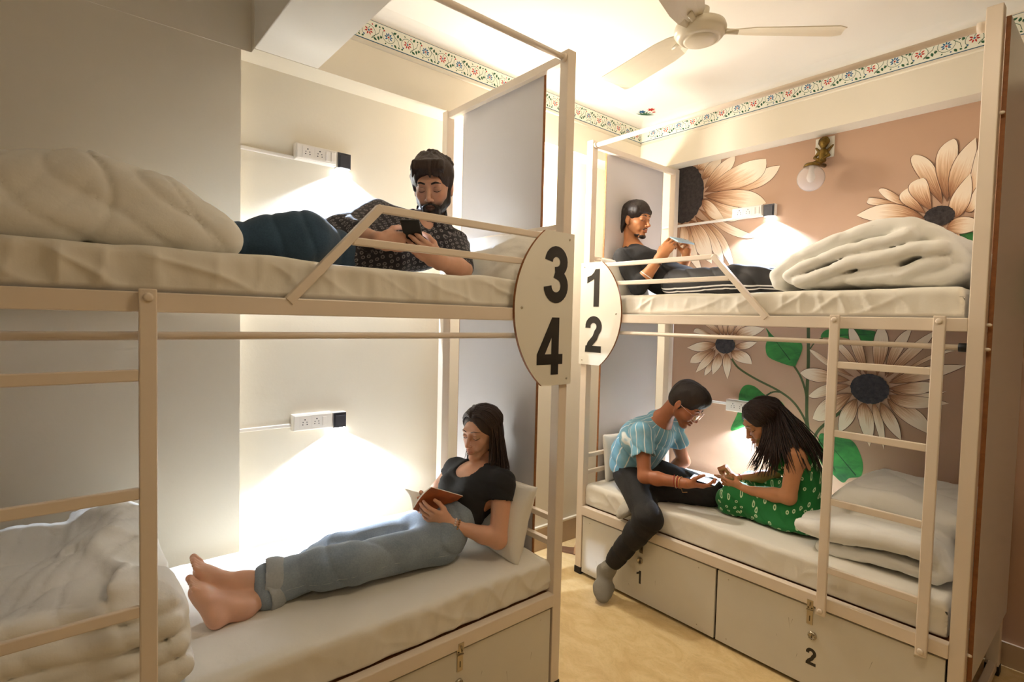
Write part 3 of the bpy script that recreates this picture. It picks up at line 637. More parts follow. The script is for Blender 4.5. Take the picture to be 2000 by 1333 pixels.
        sc = MB(); rs = random.Random(int(u0 * 100) + sgn + 2)
        for k in range(6):
            a, z = u0 + rs.uniform(0.1, u1 - u0 - 0.1), rs.uniform(0.06, 0.3); l = rs.uniform(0.01, 0.06); 
            sc.add([T(a, 0.0036, z), T(a + 0.0015, 0.0036, z), T(a + rs.uniform(-.012, .012), 0.0036, z - l)], [(0, 1, 2)])
        sc.build('scuff_marks', mat('scuff', srgb(150, 136, 116), 0.6), d)
    for (u0, u1) in ((0.02, L - 0.06),):
        bar('box_backing', (0.05, 0.03, 0.0), (L - 0.05, 0.05, 0.37), mat('dark_backing', srgb(46, 30, 20), 0.8), bev=0)  # dark brown sheet behind the box fronts, filling the gaps between them
    adopt(root); return root
bunk_L = bunk('white metal bunk bed with plate 3 and 4 along the left wall', LT, -1, [('3', 0.094, 1.735, 0.225), ('4', 0.117, 1.452, 0.228)], [(0.056, 0.925, None, 0.51, 0.512, 0.5), (0.932, 1.80, None, 1.40, 1.4, 1.4)], L=1.96)
bunk_R = bunk('white metal bunk bed with plate 1 and 2 along the flower mural', RT, 1, [('1', 0.095, 1.752, 0.222), ('2', 0.105, 1.478, 0.215)], [(0.052, 0.920, '1', 0.487, 0.481, 0.474), (0.931, 1.806, '2', 1.352, 1.364, 1.362)])

# ================================================================== SOCKETS, LAMPS, CONDUITS
def socket(label, wall, a0, a1, zt, zb, lz, gap, coff, czoff, cl_lab, lamp_lab, tilt=False, lamp_w=0.068, hidden=False, energy=5.0, nsw=2, zslope=0.0):
    """wall 'L': runs along +Y on the left wall; wall 'B': along +X on the mural wall"""
    if wall == 'L': Q = lambda s, d, z: (WX + d, s, z)
    else: Q = lambda s, d, z: (s, WY - d, z)
    bx = lambda mb, a, b, mi=0: mb.box([min(x, y) for x, y in zip(Q(*a), Q(*b))], [max(x, y) for x, y in zip(Q(*a), Q(*b))], mi)
    root = thing('socket_box', label, 'socket', Q((a0 + a1) / 2, 0, (zt + zb) / 2), 'wall socket boxes')
    mb = MB(); bx(mb, (a0, 0, zb), (a1, 0.038, zt)); mb.build('back_box', M_plastic, root, bevel=0.003)
    mb = MB(); bx(mb, (a0 + 0.004, 0.038, zb + 0.004), (a1 - 0.004, 0.045, zt - 0.004)); mb.build('face_plate', M_plastic, root, bevel=0.003)
    zc = (zt + zb) / 2
    for k in range(2):
        c = a0 + 0.052 + k * 0.056
        mb = MB(); bx(mb, (c - 0.024, 0.045, zc - 0.026), (c + 0.024, 0.0462, zc + 0.026)); so = mb.build('outlet', M_plastic, root, bevel=0.0008)
        mh = MB()
        for (dx, dz, r) in ((0, 0.014, 0.0032), (-0.009, 0.002, 0.0024), (0.009, 0.002, 0.0024), (-0.010, -0.009, 0.0026), (0.010, -0.009, 0.0026)):
            mh.tube([Q(c + dx, 0.0455, zc + dz), Q(c + dx, 0.0466, zc + dz)], r, 8)
        mh.build('pin_holes', M_hole, so)
    for k in range(nsw):
        c = a0 + 0.145 + k * 0.026
        mb = MB(); bx(mb, (c - 0.0095, 0.045, zc - 0.022), (c + 0.0095, 0.051, zc + 0.022)); mb.build('switch', M_plastic, root, bevel=0.002)
    adopt(root)
    # lamp
    b0 = a1 + gap; lr = thing('reading_lamp', lamp_lab, 'lamp', Q(b0 + lamp_w / 2, 0, zc), 'small reading lamps beside the sockets')
    mb = MB(); bx(mb, (b0, 0, lz + 0.003), (b0 + lamp_w, 0.034, lz + 0.078)); mb.build('housing', M_plastic, lr, bevel=0.002)
    mb = MB(); bx(mb, (b0 + 0.002, 0.034, lz + 0.003), (b0 + lamp_w - 0.002, 0.04, lz + 0.076)); mb.build('front_cover', M_lampgrey, lr, bevel=0.0015)
    mb = MB(); bx(mb, (b0 + 0.010, 0.04, lz + 0.004), (b0 + lamp_w - 0.008, 0.046, lz + 0.064)); mb.build('rocker', M_lampgrey, lr, bevel=0.002)
    mb = MB(); bx(mb, (b0 + 0.006, 0.006, lz + 0.0005), (b0 + lamp_w - 0.006, 0.034, lz + 0.003)); mb.build('led_strip', M_led, lr)
    adopt(lr)
    lt = light('led_light', 'SPOT', Q(b0 + lamp_w / 2, 0.03, lz - 0.006), energy, (0.70, 0.81, 1.0), spot_size=math.radians(128), spot_blend=0.25, shadow_soft_size=0.012)
    n = V(Q(0, 1, 0)) - V(Q(0, 0, 0)); lt.rotation_euler = (-(V((0, 0, -1)) + n * 0.12).normalized()).to_track_quat('Z', 'Y').to_euler()
    # conduit strip
    mb = MB(); bx(mb, (coff, 0, czoff - 0.008), (a0, 0.014, czoff + 0.008)); tag(mb.build('conduit_strip', M_plastic, None, bevel=0.003), cl_lab, 'conduit', 'cable conduits on the walls')
socket('white socket box above the bearded man on the left wall', 'L', 0.826, 1.018, 2.34, 2.268, 2.262, 0.004, 0.584, 2.275, 'white conduit strip running to the upper left socket box', 'small lit lamp above the bearded man in the dark shirt', energy=62)
socket('white socket box above the jeans of the reading woman', 'L', 0.824, 1.01, 1.082, 1.004, 0.998, 0.004, 0.584, 1.03, 'white conduit strip running to the lower left socket box', 'small lit lamp beside the reading woman', energy=70, nsw=1)
socket('white socket box on the upper mural petals', 'B', -1.757, -1.562, 2.303, 2.232, 2.222, 0.006, -2.3, 2.243, 'white conduit strip crossing the large painted flower', 'small lit lamp on the upper mural', energy=62)
socket('white socket box on the painted green leaf behind the woman in green', 'B', -1.747, -1.562, 1.068, 0.994, 0.99, 0.004, -2.2, 1.035, 'white conduit strip between the pair on the lower bunk', 'small lit lamp hidden behind the dark-haired woman in green', energy=62)

# ================================================================== SCONCES AND FAN
M_globe = mat('clear_globe_glass', (1, 0.97, 0.95, 1), 0.22, trans=0.8, spec=0.5); M_globe.node_tree.nodes['Principled BSDF'].inputs['IOR'].default_value = 1.12
M_lit = mat('lit_globe', (1, 1, 1, 1), 0.5, emit=(1, 0.9, 0.75, 1), estr=60)
def sconce():
    c = V((-1.233, WY, 2.59)); root = thing('wall_sconce', 'brass cherub wall lamp with an unlit glass globe on the mural', 'lamp', (c.x, WY, 2.5))
    box_obj('back_plate', (c.x - 0.05, WY - 0.008, 2.522), (c.x + 0.05, WY, 2.638), M_plate, root, bevel=0.002)
    F = Field(); y = WY - 0.03
    F.ell((c.x + 0.002, y, 2.600), (0.024, 0.022, 0.028), k=0.008)                       # head
    for k in range(14):
        a = k * 2.4; F.ell((c.x + 0.002 + 0.022 * math.cos(a), y + 0.004, 2.607 + 0.024 * math.sin(a) * (1 if math.sin(a) > 0 else .5)), (0.009, 0.010, 0.009), k=0.004)
    F.cone((c.x, y, 2.575), (c.x + 0.004, y - .005, 2.55), 0.010, 0.012, 0.008)
    F.cone((c.x + 0.004, y - .005, 2.548), (c.x + 0.0, y - .012, 2.505), 0.021, 0.019, 0.01)
    for sx in (-1, 1):
        F.cone((c.x + sx * 0.020, y - .006, 2.550), (c.x + sx * 0.036, y - .014, 2.522), 0.009, 0.008, 0.006)
        F.cone((c.x + sx * 0.036, y - .014, 2.522), (c.x + sx * 0.014, y - .034, 2.506), 0.008, 0.006, 0.006)
        F.cone((c.x + sx * 0.012, y - .016, 2.498), (c.x + sx * 0.020 - .012, y - .045, 2.482), 0.014, 0.011, 0.006)
        F.cone((c.x + sx * 0.020 - .012, y - .045, 2.482), (c.x + sx * 0.016 - .028, y - .06, 2.462), 0.010, 0.007, 0.006)
        F.cone((c.x + sx * 0.02, y + 0.012, 2.556), (c.x + sx * 0.045, y + 0.018, 2.585), 0.010, 0.005, 0.004)    # wings
    v, q = F.mesh(0.003); np_mesh('cherub_figure', v, q, M_brass, root, relax=1)
    mb = MB(); mb.tube([(c.x, WY, 2.48), (c.x, WY - 0.09, 2.47), (c.x - .01, WY - 0.16, 2.456)], [0.012, 0.012, 0.014], 12); mb.lathe([(0.014, 0.018), (0.034, 0.014), (0.04, 0.004), (0.042, -0.004), (0.036, -0.004), (0.012, 0.0)], (c.x - 0.004, WY - 0.165, 2.445), 24)
    mb.build('arm', M_brass, root, smooth=True)
    mb = MB(); mb.lathe([(0.03, 0.064)] + [(0.07 * math.sin(t), 0.07 * math.cos(t)) for t in np.linspace(0.45, PI - 0.001, 18)], (c.x - 0.006, WY - 0.165, 2.378), 32)
    g = mb.build('glass_globe', M_globe, root, smooth=True); 
    sm = g.modifiers.new('wall', 'SOLIDIFY'); sm.thickness = 0.002
    mb = MB(); mb.lathe([(0.012, 0.06), (0.013, 0.03), (0.02, 0.01), (0.022, -0.006), (0.014, -0.024), (0, -0.03)], (c.x - 0.006, WY - 0.165, 2.385), 16); mb.build('bulb', mat('opal_bulb', srgb(246, 240, 230), 0.3), g, smooth=True)
    adopt(root)
sconce()
def lit_sconce():
    x, y, z = SCONCE; root = thing('wall_sconce', 'lit globe wall lamp hidden behind the left bunk head panel', 'lamp', (WX, y, z))
    box_obj('back_plate', (WX, y - 0.05, z + 0.03), (WX + 0.01, y + 0.05, z + 0.15), M_plate, root, bevel=0.002)
    mb = MB(); mb.tube([(WX + .01, y, z + .1), (WX + 0.08, y, z + 0.09), (x, y, z + 0.065)], [0.012, 0.012, 0.03], 12); mb.build('arm', M_brass, root, smooth=True)
    mb = MB(); mb.sphere((x, y, z + 0.012), 0.024, 0, 20, 12, (1, 1, 1.3)); mb.build('bulb', M_lit, root, smooth=True)
    adopt(root)
lit_sconce()
def fan():
    c = V((-1.205, 1.962, 2.70)); root = thing('ceiling_fan', 'cream three-blade ceiling fan on the white ceiling', 'fan', (c.x, c.y, CEIL))
    m = mat('cream_fan_enamel', srgb(236, 226, 204), 0.3)
    mb = MB(); mb.lathe([(0, -0.022), (0.05, -0.021), (0.062, -0.016), (0.066, -0.01), (0.068, -0.013), (0.082, -0.006), (0.092, 0.004), (0.096, 0.014), (0.1, 0.016), (0.101, 0.03), (0.096, 0.044), (0.07, 0.056), (0.03, 0.064), (0.0, 0.066)], c, 40)
    mb.build('motor_housing', m, root, smooth=True)
    mb = MB(); mb.tube([c + V((0, 0, 0.06)), c + V((0, 0, CEIL - c.z - 0.06))], 0.013, 14); mb.lathe([(0.014, 0), (0.03, 0.004), (0.034, 0.05), (0.02, 0.06)], c + V((0, 0, 0.06)), 20)
    mb.lathe([(0.016, 0.0), (0.05, 0.02), (0.062, 0.075), (0.0, 0.076)], c + V((0, 0, CEIL - c.z - 0.0765)), 24); mb.build('down_rod', m, root, smooth=True)
    for k in range(3):
        a = math.radians(47 + 120 * k); d = V((math.cos(a), math.sin(a), 0)); s = V((-math.sin(a), math.cos(a), 0))
        mb = MB(); st = [(0.09, 0.03), (0.13, 0.05), (0.2, 0.062), (0.35, 0.066), (0.53, 0.072), (0.56, 0.06)]
        vs = []
        for zz in (0.0, 0.004):
            for (r, w) in st:
                for q in (-1, -.5, 0, .5, 1): vs.append(c + d * (r + (0.02 * q if r > .5 else 0)) + s * w * q + V((0, 0, 0.028 + zz + 0.018 * q - 0.006 * q * q)))
        n = len(st) * 5; fs = []
        for l in (0, 1):
            for i in range(len(st) - 1):
                for j in range(4): b = l * n + i * 5 + j; fs.append((b, b + 1, b + 6, b + 5))
        rim = [i * 5 for i in range(len(st))] + [(len(st) - 1) * 5 + j for j in (1, 2, 3, 4)] + [i * 5 + 4 for i in range(len(st) - 2, -1, -1)] + [3, 2, 1]
        fs += [(rim[i], rim[(i + 1) % len(rim)], rim[(i + 1) % len(rim)] + n, rim[i] + n) for i in range(len(rim))]
        mb.add(vs, fs); b = mb.build('blade', m, root, smooth=False)
        mb = MB(); mb.tube([c + d * 0.085 + V((0, 0, 0.024)), c + d * 0.15 + V((0, 0, 0.022))], 0.012, 8, flat=0.5); mb.build('blade_bracket', m, b, smooth=True)
    adopt(root)
fan()
# ================================================================== BEDDING
M_sheet = mat('white_cotton_sheet', srgb(238, 232, 218), 0.85, bump=0.35, bscale=7, sheen=0.1)
M_duvet = mat('white_duvet_cotton', srgb(242, 239, 230), 0.85, bump=0.45, bscale=9, sheen=0.1)
M_pillow = mat('white_pillow_case', srgb(240, 235, 224), 0.85, bump=0.4, bscale=9, sheen=0.1)
def rnd_profile(v0, v1, z0, z1, r, nt=34, ns=14):
    pts = []
    def arc(cv, cz, a0, a1):
        for k in range(6): a = a0 + (a1 - a0) * k / 5; pts.append((cv + r * math.cos(a), cz + r * math.sin(a)))
    rb = 0.012
    for k in range(ns): pts.append((v0, z0 + rb + (z1 - r - z0 - rb) * k / ns))
    arc(v0 + r, z1 - r, PI, PI / 2)
    for k in range(1, nt): pts.append((v0 + r + (v1 - v0 - 2 * r) * k / nt, z1))
    arc(v1 - r, z1 - r, PI / 2, 0)
    for k in range(1, ns + 1): pts.append((v1, z1 - r - (z1 - r - z0 - rb) * k / ns))
    pts += [(v1 - rb, z0), (v0 + rb, z0)]
    return pts
def mattress(label, T, u0, u1, v0, v1, z0, z1, seed, side_amp=0.004, top_amp=0.003, gather=0.0, group=None):
    prof = rnd_profile(v0, v1, z0, z1, 0.024); n = len(prof); NU = 210
    P = []; 
    cz = (z0 + z1) / 2; cv = (v0 + v1) / 2
    for i in range(-4, NU + 5):
        t = min(max(i / NU, 0), 1); u = u0 + (u1 - u0) * t; sh = 0
        if i < 0: sh = -i / 4
        if i > NU: sh = (i - NU) / 4
        f = 1 - 0.045 * (1 - math.sqrt(max(1 - sh * sh, 0))) - (0.0 if sh < 1 else 0)
        uu = u + (-1 if i < 0 else 1) * 0.0 * sh
        e = min(u - u0, u1 - u); rr = 0.024; k = 1.0
        if e < rr: k = math.sqrt(max(0, 1 - (1 - e / rr) ** 2)); 
        for (v, z) in prof:
            zz = z if z < z1 - 0.03 else z - rr * (1 - k) * (1 if z > z1 - 0.025 else 0.5)
            P.append((uu, cv + (v - cv) * (f if k == 1 else 1 - (1 - k) * 0.02), zz if sh == 0 else cz + (zz - cz) * f))
    P = np.array(P); idx = np.arange(len(P)) % n
    side = (P[:, 1] < v0 + 0.02); top = P[:, 2] > z1 - 0.012; bot = P[:, 2] < z0 + 0.004
    U, Vv, Z = P[:, 0], P[:, 1], P[:, 2]; hz = np.clip((Z - z0) / (z1 - z0), 0, 1)
    w = smooth_noise(np.stack([U * 14, Vv * 8, Z * 5], 1), seed, 3); w2 = smooth_noise(np.stack([U * 4, Vv * 5, Z * 3], 1), seed + 1, 3)
    fold = (1 - np.abs(np.sin(U * 30 + 3.5 * w2 + Z * 10))) ** 2.2 + 0.8 * (1 - np.abs(np.sin(U * 13 - Z * 26 + 2.5 * w2))) ** 3
    g = np.clip(smooth_noise(np.stack([U * 2.2, U * 0, U * 0], 1), seed + 5, 2) * 0.7 + 0.5, 0.1, 1)
    dv = np.where(side, -(side_amp * (w * 0.8 + fold * g) * np.sin(PI * np.clip(hz, 0.04, 0.98)) ** 0.6) - 0.0015, 0)
    dz = np.where(top, top_amp * (w2 * 0.9 + 0.5 * (1 - np.abs(np.sin(U * 9 + Vv * 16 + 2 * w2))) ** 3), 0)
    if gather: dz = dz + np.where(top & (Vv < v0 + 0.07), gather * np.clip(smooth_noise(np.stack([U * 6, U * 0, U * 0], 1), seed + 9, 2), 0, 1), 0)
    dz = np.where(bot, 0, dz)
    P[:, 1] += dv; P[:, 2] += dz
    W = np.array([T(*p) for p in P]); m = len(P) // n
    q = np.array([(i * n + j, i * n + (j + 1) % n, (i + 1) * n + (j + 1) % n, (i + 1) * n + j) for i in range(m - 1) for j in range(n)])
    mb = MB(); mb.add([tuple(p) for p in W], [tuple(x) for x in q] + [tuple(range(n - 1, -1, -1)), tuple((m - 1) * n + k for k in range(n))])
    o = mb.build('mattress', M_sheet, None, smooth=True); tag(o, label, 'mattress', group)
    return o
Z_UP, Z_LO = 1.708, 0.557
mattress('upper left mattress with a gathered white sheet under the bearded man', LT, 0.05, 1.80, 0.035, 0.885, 1.5985, Z_UP, 3, side_amp=0.015, gather=0.016)
mattress('lower left mattress in a white sheet under the reading woman', LT, 0.035, 1.80, 0.028, 0.885, 0.4265, Z_LO, 11, side_amp=0.013, top_amp=0.006)
mattress('upper right mattress with a crumpled white sheet under the man in black', RT, 0.05, 1.795, 0.035, 0.885, 1.5985, Z_UP, 21, side_amp=0.009, gather=0.008)
mattress('lower right mattress in a smooth white sheet under the sitting pair', RT, 0.04, 1.80, 0.028, 0.885, 0.4265, Z_LO, 31, side_amp=0.006)
def pillow(label, c, xa, ya, za, hw, hh, th, seed, sag=0.0):
    xa, ya, za = V(xa).normalized(), V(ya).normalized(), V(za).normalized(); N = 30; vs = []; fs = []
    pts = []
    for s in (1, -1):
        for i in range(N + 1):
            for j in range(N + 1):
                x, y = -1 + 2 * i / N, -1 + 2 * j / N
                h = ((1 - abs(x) ** 2.6) * (1 - abs(y) ** 2.6)) ** 0.42
                k = 1 - 0.07 * (1 - x * x) * (abs(y)) ** 2 ; k2 = 1 - 0.07 * (1 - y * y) * abs(x) ** 2
                pts.append((x * k2, y * k, s * h))
    A = np.array(pts); w = smooth_noise(A * np.array([3, 3, 1]), seed, 3); rid = (1 - np.abs(np.sin(A[:, 0] * 5 + A[:, 1] * 4 + 2 * w))) ** 3
    hgt = np.abs(A[:, 2]); A[:, 2] *= (1 + 0.10 * w - 0.10 * rid); z = A[:, 2] * th * 0.5 + sag * (A[:, 0] ** 2) * -1
    n = (N + 1) ** 2
    for a, zz in zip(A, z): vs.append(V(c) + xa * a[0] * hw + ya * a[1] * hh + za * zz)
    for l in (0, 1):
        for i in range(N):
            for j in range(N): b = l * n + i * (N + 1) + j; fs.append((b, b + 1, b + N + 2, b + N + 1))
    # flange seam
    mb = MB(); mb.add(vs, fs); o = mb.build('pillow', M_pillow, None, smooth=True)
    bm = bmesh.new(); bm.from_mesh(o.data); bmesh.ops.remove_doubles(bm, verts=bm.verts, dist=0.0004); bmesh.ops.recalc_face_normals(bm, faces=bm.faces); bm.to_mesh(o.data); bm.free()
    o.data.polygons.foreach_set('use_smooth', [True] * len(o.data.polygons))
    return tag(o, label, 'pillow', 'white pillows on the bunks')
pillow('white pillow beside the bearded man behind plate 3', (-1.83, 1.44, 1.80), (1, 0.1, 0), (0, 0.62, 0.85), (0, -0.85, 0.55), 0.24, 0.15, 0.13, 1)
pillow('white pillow leaning behind the reading woman', (-1.86, 1.475, 0.70), (1, -0.05, 0), (0, 0.30, 0.95), (0, -0.95, 0.3), 0.26, 0.165, 0.13, 2)
pillow('white pillow behind the man in black on the upper right bunk', (-2.13, 2.73, 1.815), (0, 1, 0), (-0.28, 0, 0.96), (0.96, 0, 0.28), 0.21, 0.135, 0.09, 3)
pillow('white pillow behind the man in the blue striped shirt', (-2.14, 2.78, 0.70), (0, 1, 0), (-0.12, 0, 0.99), (0.99, 0, 0.12), 0.2, 0.15, 0.08, 4)

def wr(seed, s, amp): return lambda P: amp * smooth_noise(P * np.array(s), seed, 3)
def creases(seed, dirv, freq, amp, warp=1.5, p=3, s=4):
    d = A3(dirv)
    return lambda P: amp * (1 - np.abs(np.sin(P @ d * freq + warp * smooth_noise(P * s, seed, 2)))) ** p
def duvet(label, F, h=0.0085, relax=1):
    v, q = F.mesh(h); return tag(np_mesh('duvet', v, q, M_duvet, None, relax=relax), label, 'duvet', 'white duvets on the bunks')
# upper right: rolled and folded duvet
F = Field(); sh = lambda P: np.stack([0.03 * np.sin(P[:, 1] * 6), 0.014 * np.sin(P[:, 1] * 9 + 1) + 0.005 * np.sin(P[:, 0] * 9 + P[:, 1] * 7)], 1)
y0, y1 = 2.50, 3.22
F.sheet([(-1.115, 1.750), (-1.125, 1.785), (-1.03, 1.856), (-0.871, 1.918), (-0.721, 1.955), (-0.622, 1.952), (-0.534, 1.908), (-0.472, 1.845), (-0.44, 1.80)], [.034, .034, .034, .034, .036, .038, .036, .034, .03], 1, y0 + 0.05, y1, k=0.006, shift=sh)
F.sheet([(-1.03, 1.752), (-1.045, 1.772), (-0.99, 1.806), (-0.869, 1.849), (-0.768, 1.872), (-0.681, 1.880), (-0.60, 1.905)], [.022, .028, .028, .028, .028, .028, .03], 1, y0 + 0.01, y1 - .02, k=0.006, shift=sh)
F.sheet([(-1.00, 1.744), (-0.908, 1.768), (-0.805, 1.806), (-0.671, 1.822), (-0.59, 1.852), (-0.49, 1.852)], [.03, .03, .032, .034, .03, .026], 1, y0, y1 - .05, k=0.006, shift=sh)
F.sheet([(-0.95, 1.738), (-0.85, 1.745), (-0.74, 1.762), (-0.66, 1.79)], [.024, .026, .03, .03], 1, y0 + 0.03, y1, k=0.006, shift=sh)
F.sheet([(-0.80, 1.74), (-0.648, 1.745), (-0.562, 1.782), (-0.50, 1.80)], [.026, .032, .036, .03], 1, y0 + 0.02, y1, k=0.006, shift=sh)
F.sheet([(-0.70, 1.742), (-0.509, 1.745), (-0.446, 1.768)], [.03, .032, .028], 1, y0 + 0.04, y1, k=0.006, shift=sh)
F.disp += [wr(4, (7, 7, 7), 0.005), creases(5, (0.5, 0.6, 0.9), 14, 0.006, 2.5), creases(6, (0.7, 0.3, -0.6), 46, 0.0035, 3)]
duvet('thick folded white duvet at the foot of the upper right bunk', F)
# lower right: duvet folded over itself
F = Field(); sh2 = lambda P: np.stack([0.02 * np.sin(P[:, 1] * 7), 0.010 * np.sin(P[:, 0] * 13 + P[:, 1] * 5)], 1)
F.sheet([(-0.90, 0.588), (-0.70, 0.592), (-0.50, 0.596), (-0.465, 0.635), (-0.50, 0.685)], [.026, .030, .032, .036, .05], 1, 2.55, 3.28, k=0.006, shift=sh2)
F.sheet([(-0.985, 0.655), (-0.85, 0.672), (-0.70, 0.678), (-0.52, 0.69)], [.030, .046, .05, .052], 1, 2.53, 3.28, k=0.006, shift=sh2)
F.sheet([(-0.90, 0.72), (-0.83, 0.775), (-0.65, 0.785), (-0.47, 0.775)], [.04, .055, .058, .05], 1, 2.70, 3.28, k=0.03, shift=sh2)
F.disp += [wr(14, (7, 7, 7), 0.006), creases(15, (0.4, 1.0, 0.2), 18, 0.008, 2.5), creases(16, (0.8, -0.4, 0.4), 52, 0.004, 3)]
duvet('folded white duvet beside the woman in green on the lower right bunk', F)
# upper left: plump duvet over the feet of the bearded man
F = Field()
F.sheet([(-0.24, 1.80), (0.05, 1.828), (0.20, 1.815), (0.325, 1.775)], [.098, .125, .105, .062], 0, -2.36, -1.62, k=0.02)
F.sheet([(-0.22, 1.76), (0.2, 1.76), (0.345, 1.750)], [.055, .055, .046], 0, -2.36, -1.60, k=0.03)
F.disp += [wr(24, (5, 7, 5), 0.006), lambda P: 0.012 * np.exp(-((P[:, 1] - 0.095 + 0.45 * (P[:, 2] - 1.83) ** 2 * 8) / 0.008) ** 2), creases(25, (0.2, 0.8, 0.55), 30, 0.009, 2.2, 3, 5), creases(27, (0.5, 0.6, -0.6), 44, 0.005, 2.4), lambda P: 0.006 * np.exp(-((P[:, 1] + 0.55 * (P[:, 2] - 1.75) - 0.30) / 0.006) ** 2)]
duvet('plump white duvet over the legs of the bearded man', F)
# lower left: stack of loosely folded duvet
F = Field(); sh3 = lambda P: np.stack([0.02 * np.sin(P[:, 0] * 9), 0.012 * np.sin(P[:, 1] * 15 + P[:, 0] * 8) + 0.01 * np.sin(P[:, 0] * 17)], 1)
F.sheet([(-0.20, 0.600), (0.10, 0.600), (0.222, 0.592)], [.04, .04, .036], 0, -2.36, -1.585, k=0.005, shift=sh3)
F.sheet([(-0.20, 0.660), (0.10, 0.660), (0.212, 0.655)], [.036, .038, .034], 0, -2.38, -1.595, k=0.005, shift=sh3)
F.sheet([(-0.20, 0.725), (0.08, 0.725), (0.195, 0.722)], [.038, .040, .036], 0, -2.38, -1.60, k=0.005, shift=sh3)
F.sheet([(-0.20, 0.785), (0.08, 0.790), (0.195, 0.775)], [.036, .042, .032], 0, -2.38, -1.62, k=0.007, shift=sh3)
F.sheet([(0.02, 0.83), (0.12, 0.845), (0.185, 0.815)], [.02, .036, .024], 0, -2.40, -2.02, k=0.03, shift=sh3)
F.sheet([(0.10, 0.84), (0.185, 0.80), (0.215, 0.72), (0.222, 0.64), (0.240, 0.585)], [.024, .026, .024, .022, .018], 0, -2.32, -1.64, k=0.025, shift=lambda P: np.stack([0.03 * np.sin(P[:, 0] * 16 + P[:, 2] * 9), 0.012 * np.sin(P[:, 0] * 23)], 1))
F.disp += [wr(34, (8, 8, 8), 0.007), creases(35, (0.8, 0.5, 0.2), 20, 0.007, 2.4), creases(36, (0.3, 0.8, 0.5), 56, 0.006, 3)]
duvet('loosely stacked white duvet at the foot of the lower left bunk', F)
# ================================================================== PEOPLE
def U(v): v = A3(v); return v / np.linalg.norm(v)
def skin_mat(name, base, dark, rough=0.45):
    """skin; the 'paint' attribute tints the face: x lips, y stubble and darker eyelids, z flush"""
    m = mat(name, srgb(*base), rough, sss=0.12, spec=0.4); nt = m.node_tree; b = nt.nodes['Principled BSDF']
    at = nd(nt, 'ShaderNodeAttribute', attribute_name='paint'); sp = nd(nt, 'ShaderNodeSeparateXYZ'); nt.links.new(at.outputs['Vector'], sp.inputs[0])
    tc = nd(nt, 'ShaderNodeTexCoord'); n = nd(nt, 'ShaderNodeTexNoise', inp={'Scale': 22, 'Detail': 4}); nt.links.new(tc.outputs['Object'], n.inputs['Vector'])
    mx0 = nd(nt, 'ShaderNodeMix', data_type='RGBA'); mx0.inputs[6].default_value = srgb(*base); mx0.inputs[7].default_value = srgb(*[c * 0.9 for c in base]); nt.links.new(n.outputs['Fac'], mx0.inputs[0])
    cur = mx0.outputs[2]
    for i, c in enumerate(((168, 88, 76), dark, (205, 120, 92))):
        mx = nd(nt, 'ShaderNodeMix', data_type='RGBA'); mx.inputs[7].default_value = srgb(*c); nt.links.new(cur, mx.inputs[6]); nt.links.new(sp.outputs[i], mx.inputs[0]); cur = mx.outputs[2]
    nt.links.new(cur, b.inputs['Base Color'])
    n2 = nd(nt, 'ShaderNodeTexNoise', inp={'Scale': 220, 'Detail': 3}); nt.links.new(tc.outputs['Object'], n2.inputs['Vector'])
    bp = nd(nt, 'ShaderNodeBump', inp={'Strength': 0.12, 'Distance': 0.002}); nt.links.new(n2.outputs['Fac'], bp.inputs['Height']); nt.links.new(bp.outputs[0], b.inputs['Normal'])
    return m
def hair_mat(name, c, c2, rough=0.38):
    m = mat(name, srgb(*c), rough, spec=0.5); nt = m.node_tree; b = nt.nodes['Principled BSDF']
    tc = nd(nt, 'ShaderNodeTexCoord'); mp = nd(nt, 'ShaderNodeMapping', inp={'Scale': (150, 150, 16)}); nt.links.new(tc.outputs['Object'], mp.inputs['Vector'])
    n = nd(nt, 'ShaderNodeTexNoise', inp={'Scale': 1.0, 'Detail': 3, 'Distortion': 0.8}); nt.links.new(mp.outputs[0], n.inputs['Vector'])
    mx = nd(nt, 'ShaderNodeMix', data_type='RGBA'); mx.inputs[6].default_value = srgb(*c); mx.inputs[7].default_value = srgb(*c2); nt.links.new(n.outputs['Fac'], mx.inputs[0]); nt.links.new(mx.outputs[2], b.inputs['Base Color'])
    bp = nd(nt, 'ShaderNodeBump', inp={'Strength': 0.6, 'Distance': 0.004}); nt.links.new(n.outputs['Fac'], bp.inputs['Height']); nt.links.new(bp.outputs[0], b.inputs['Normal'])
    return m
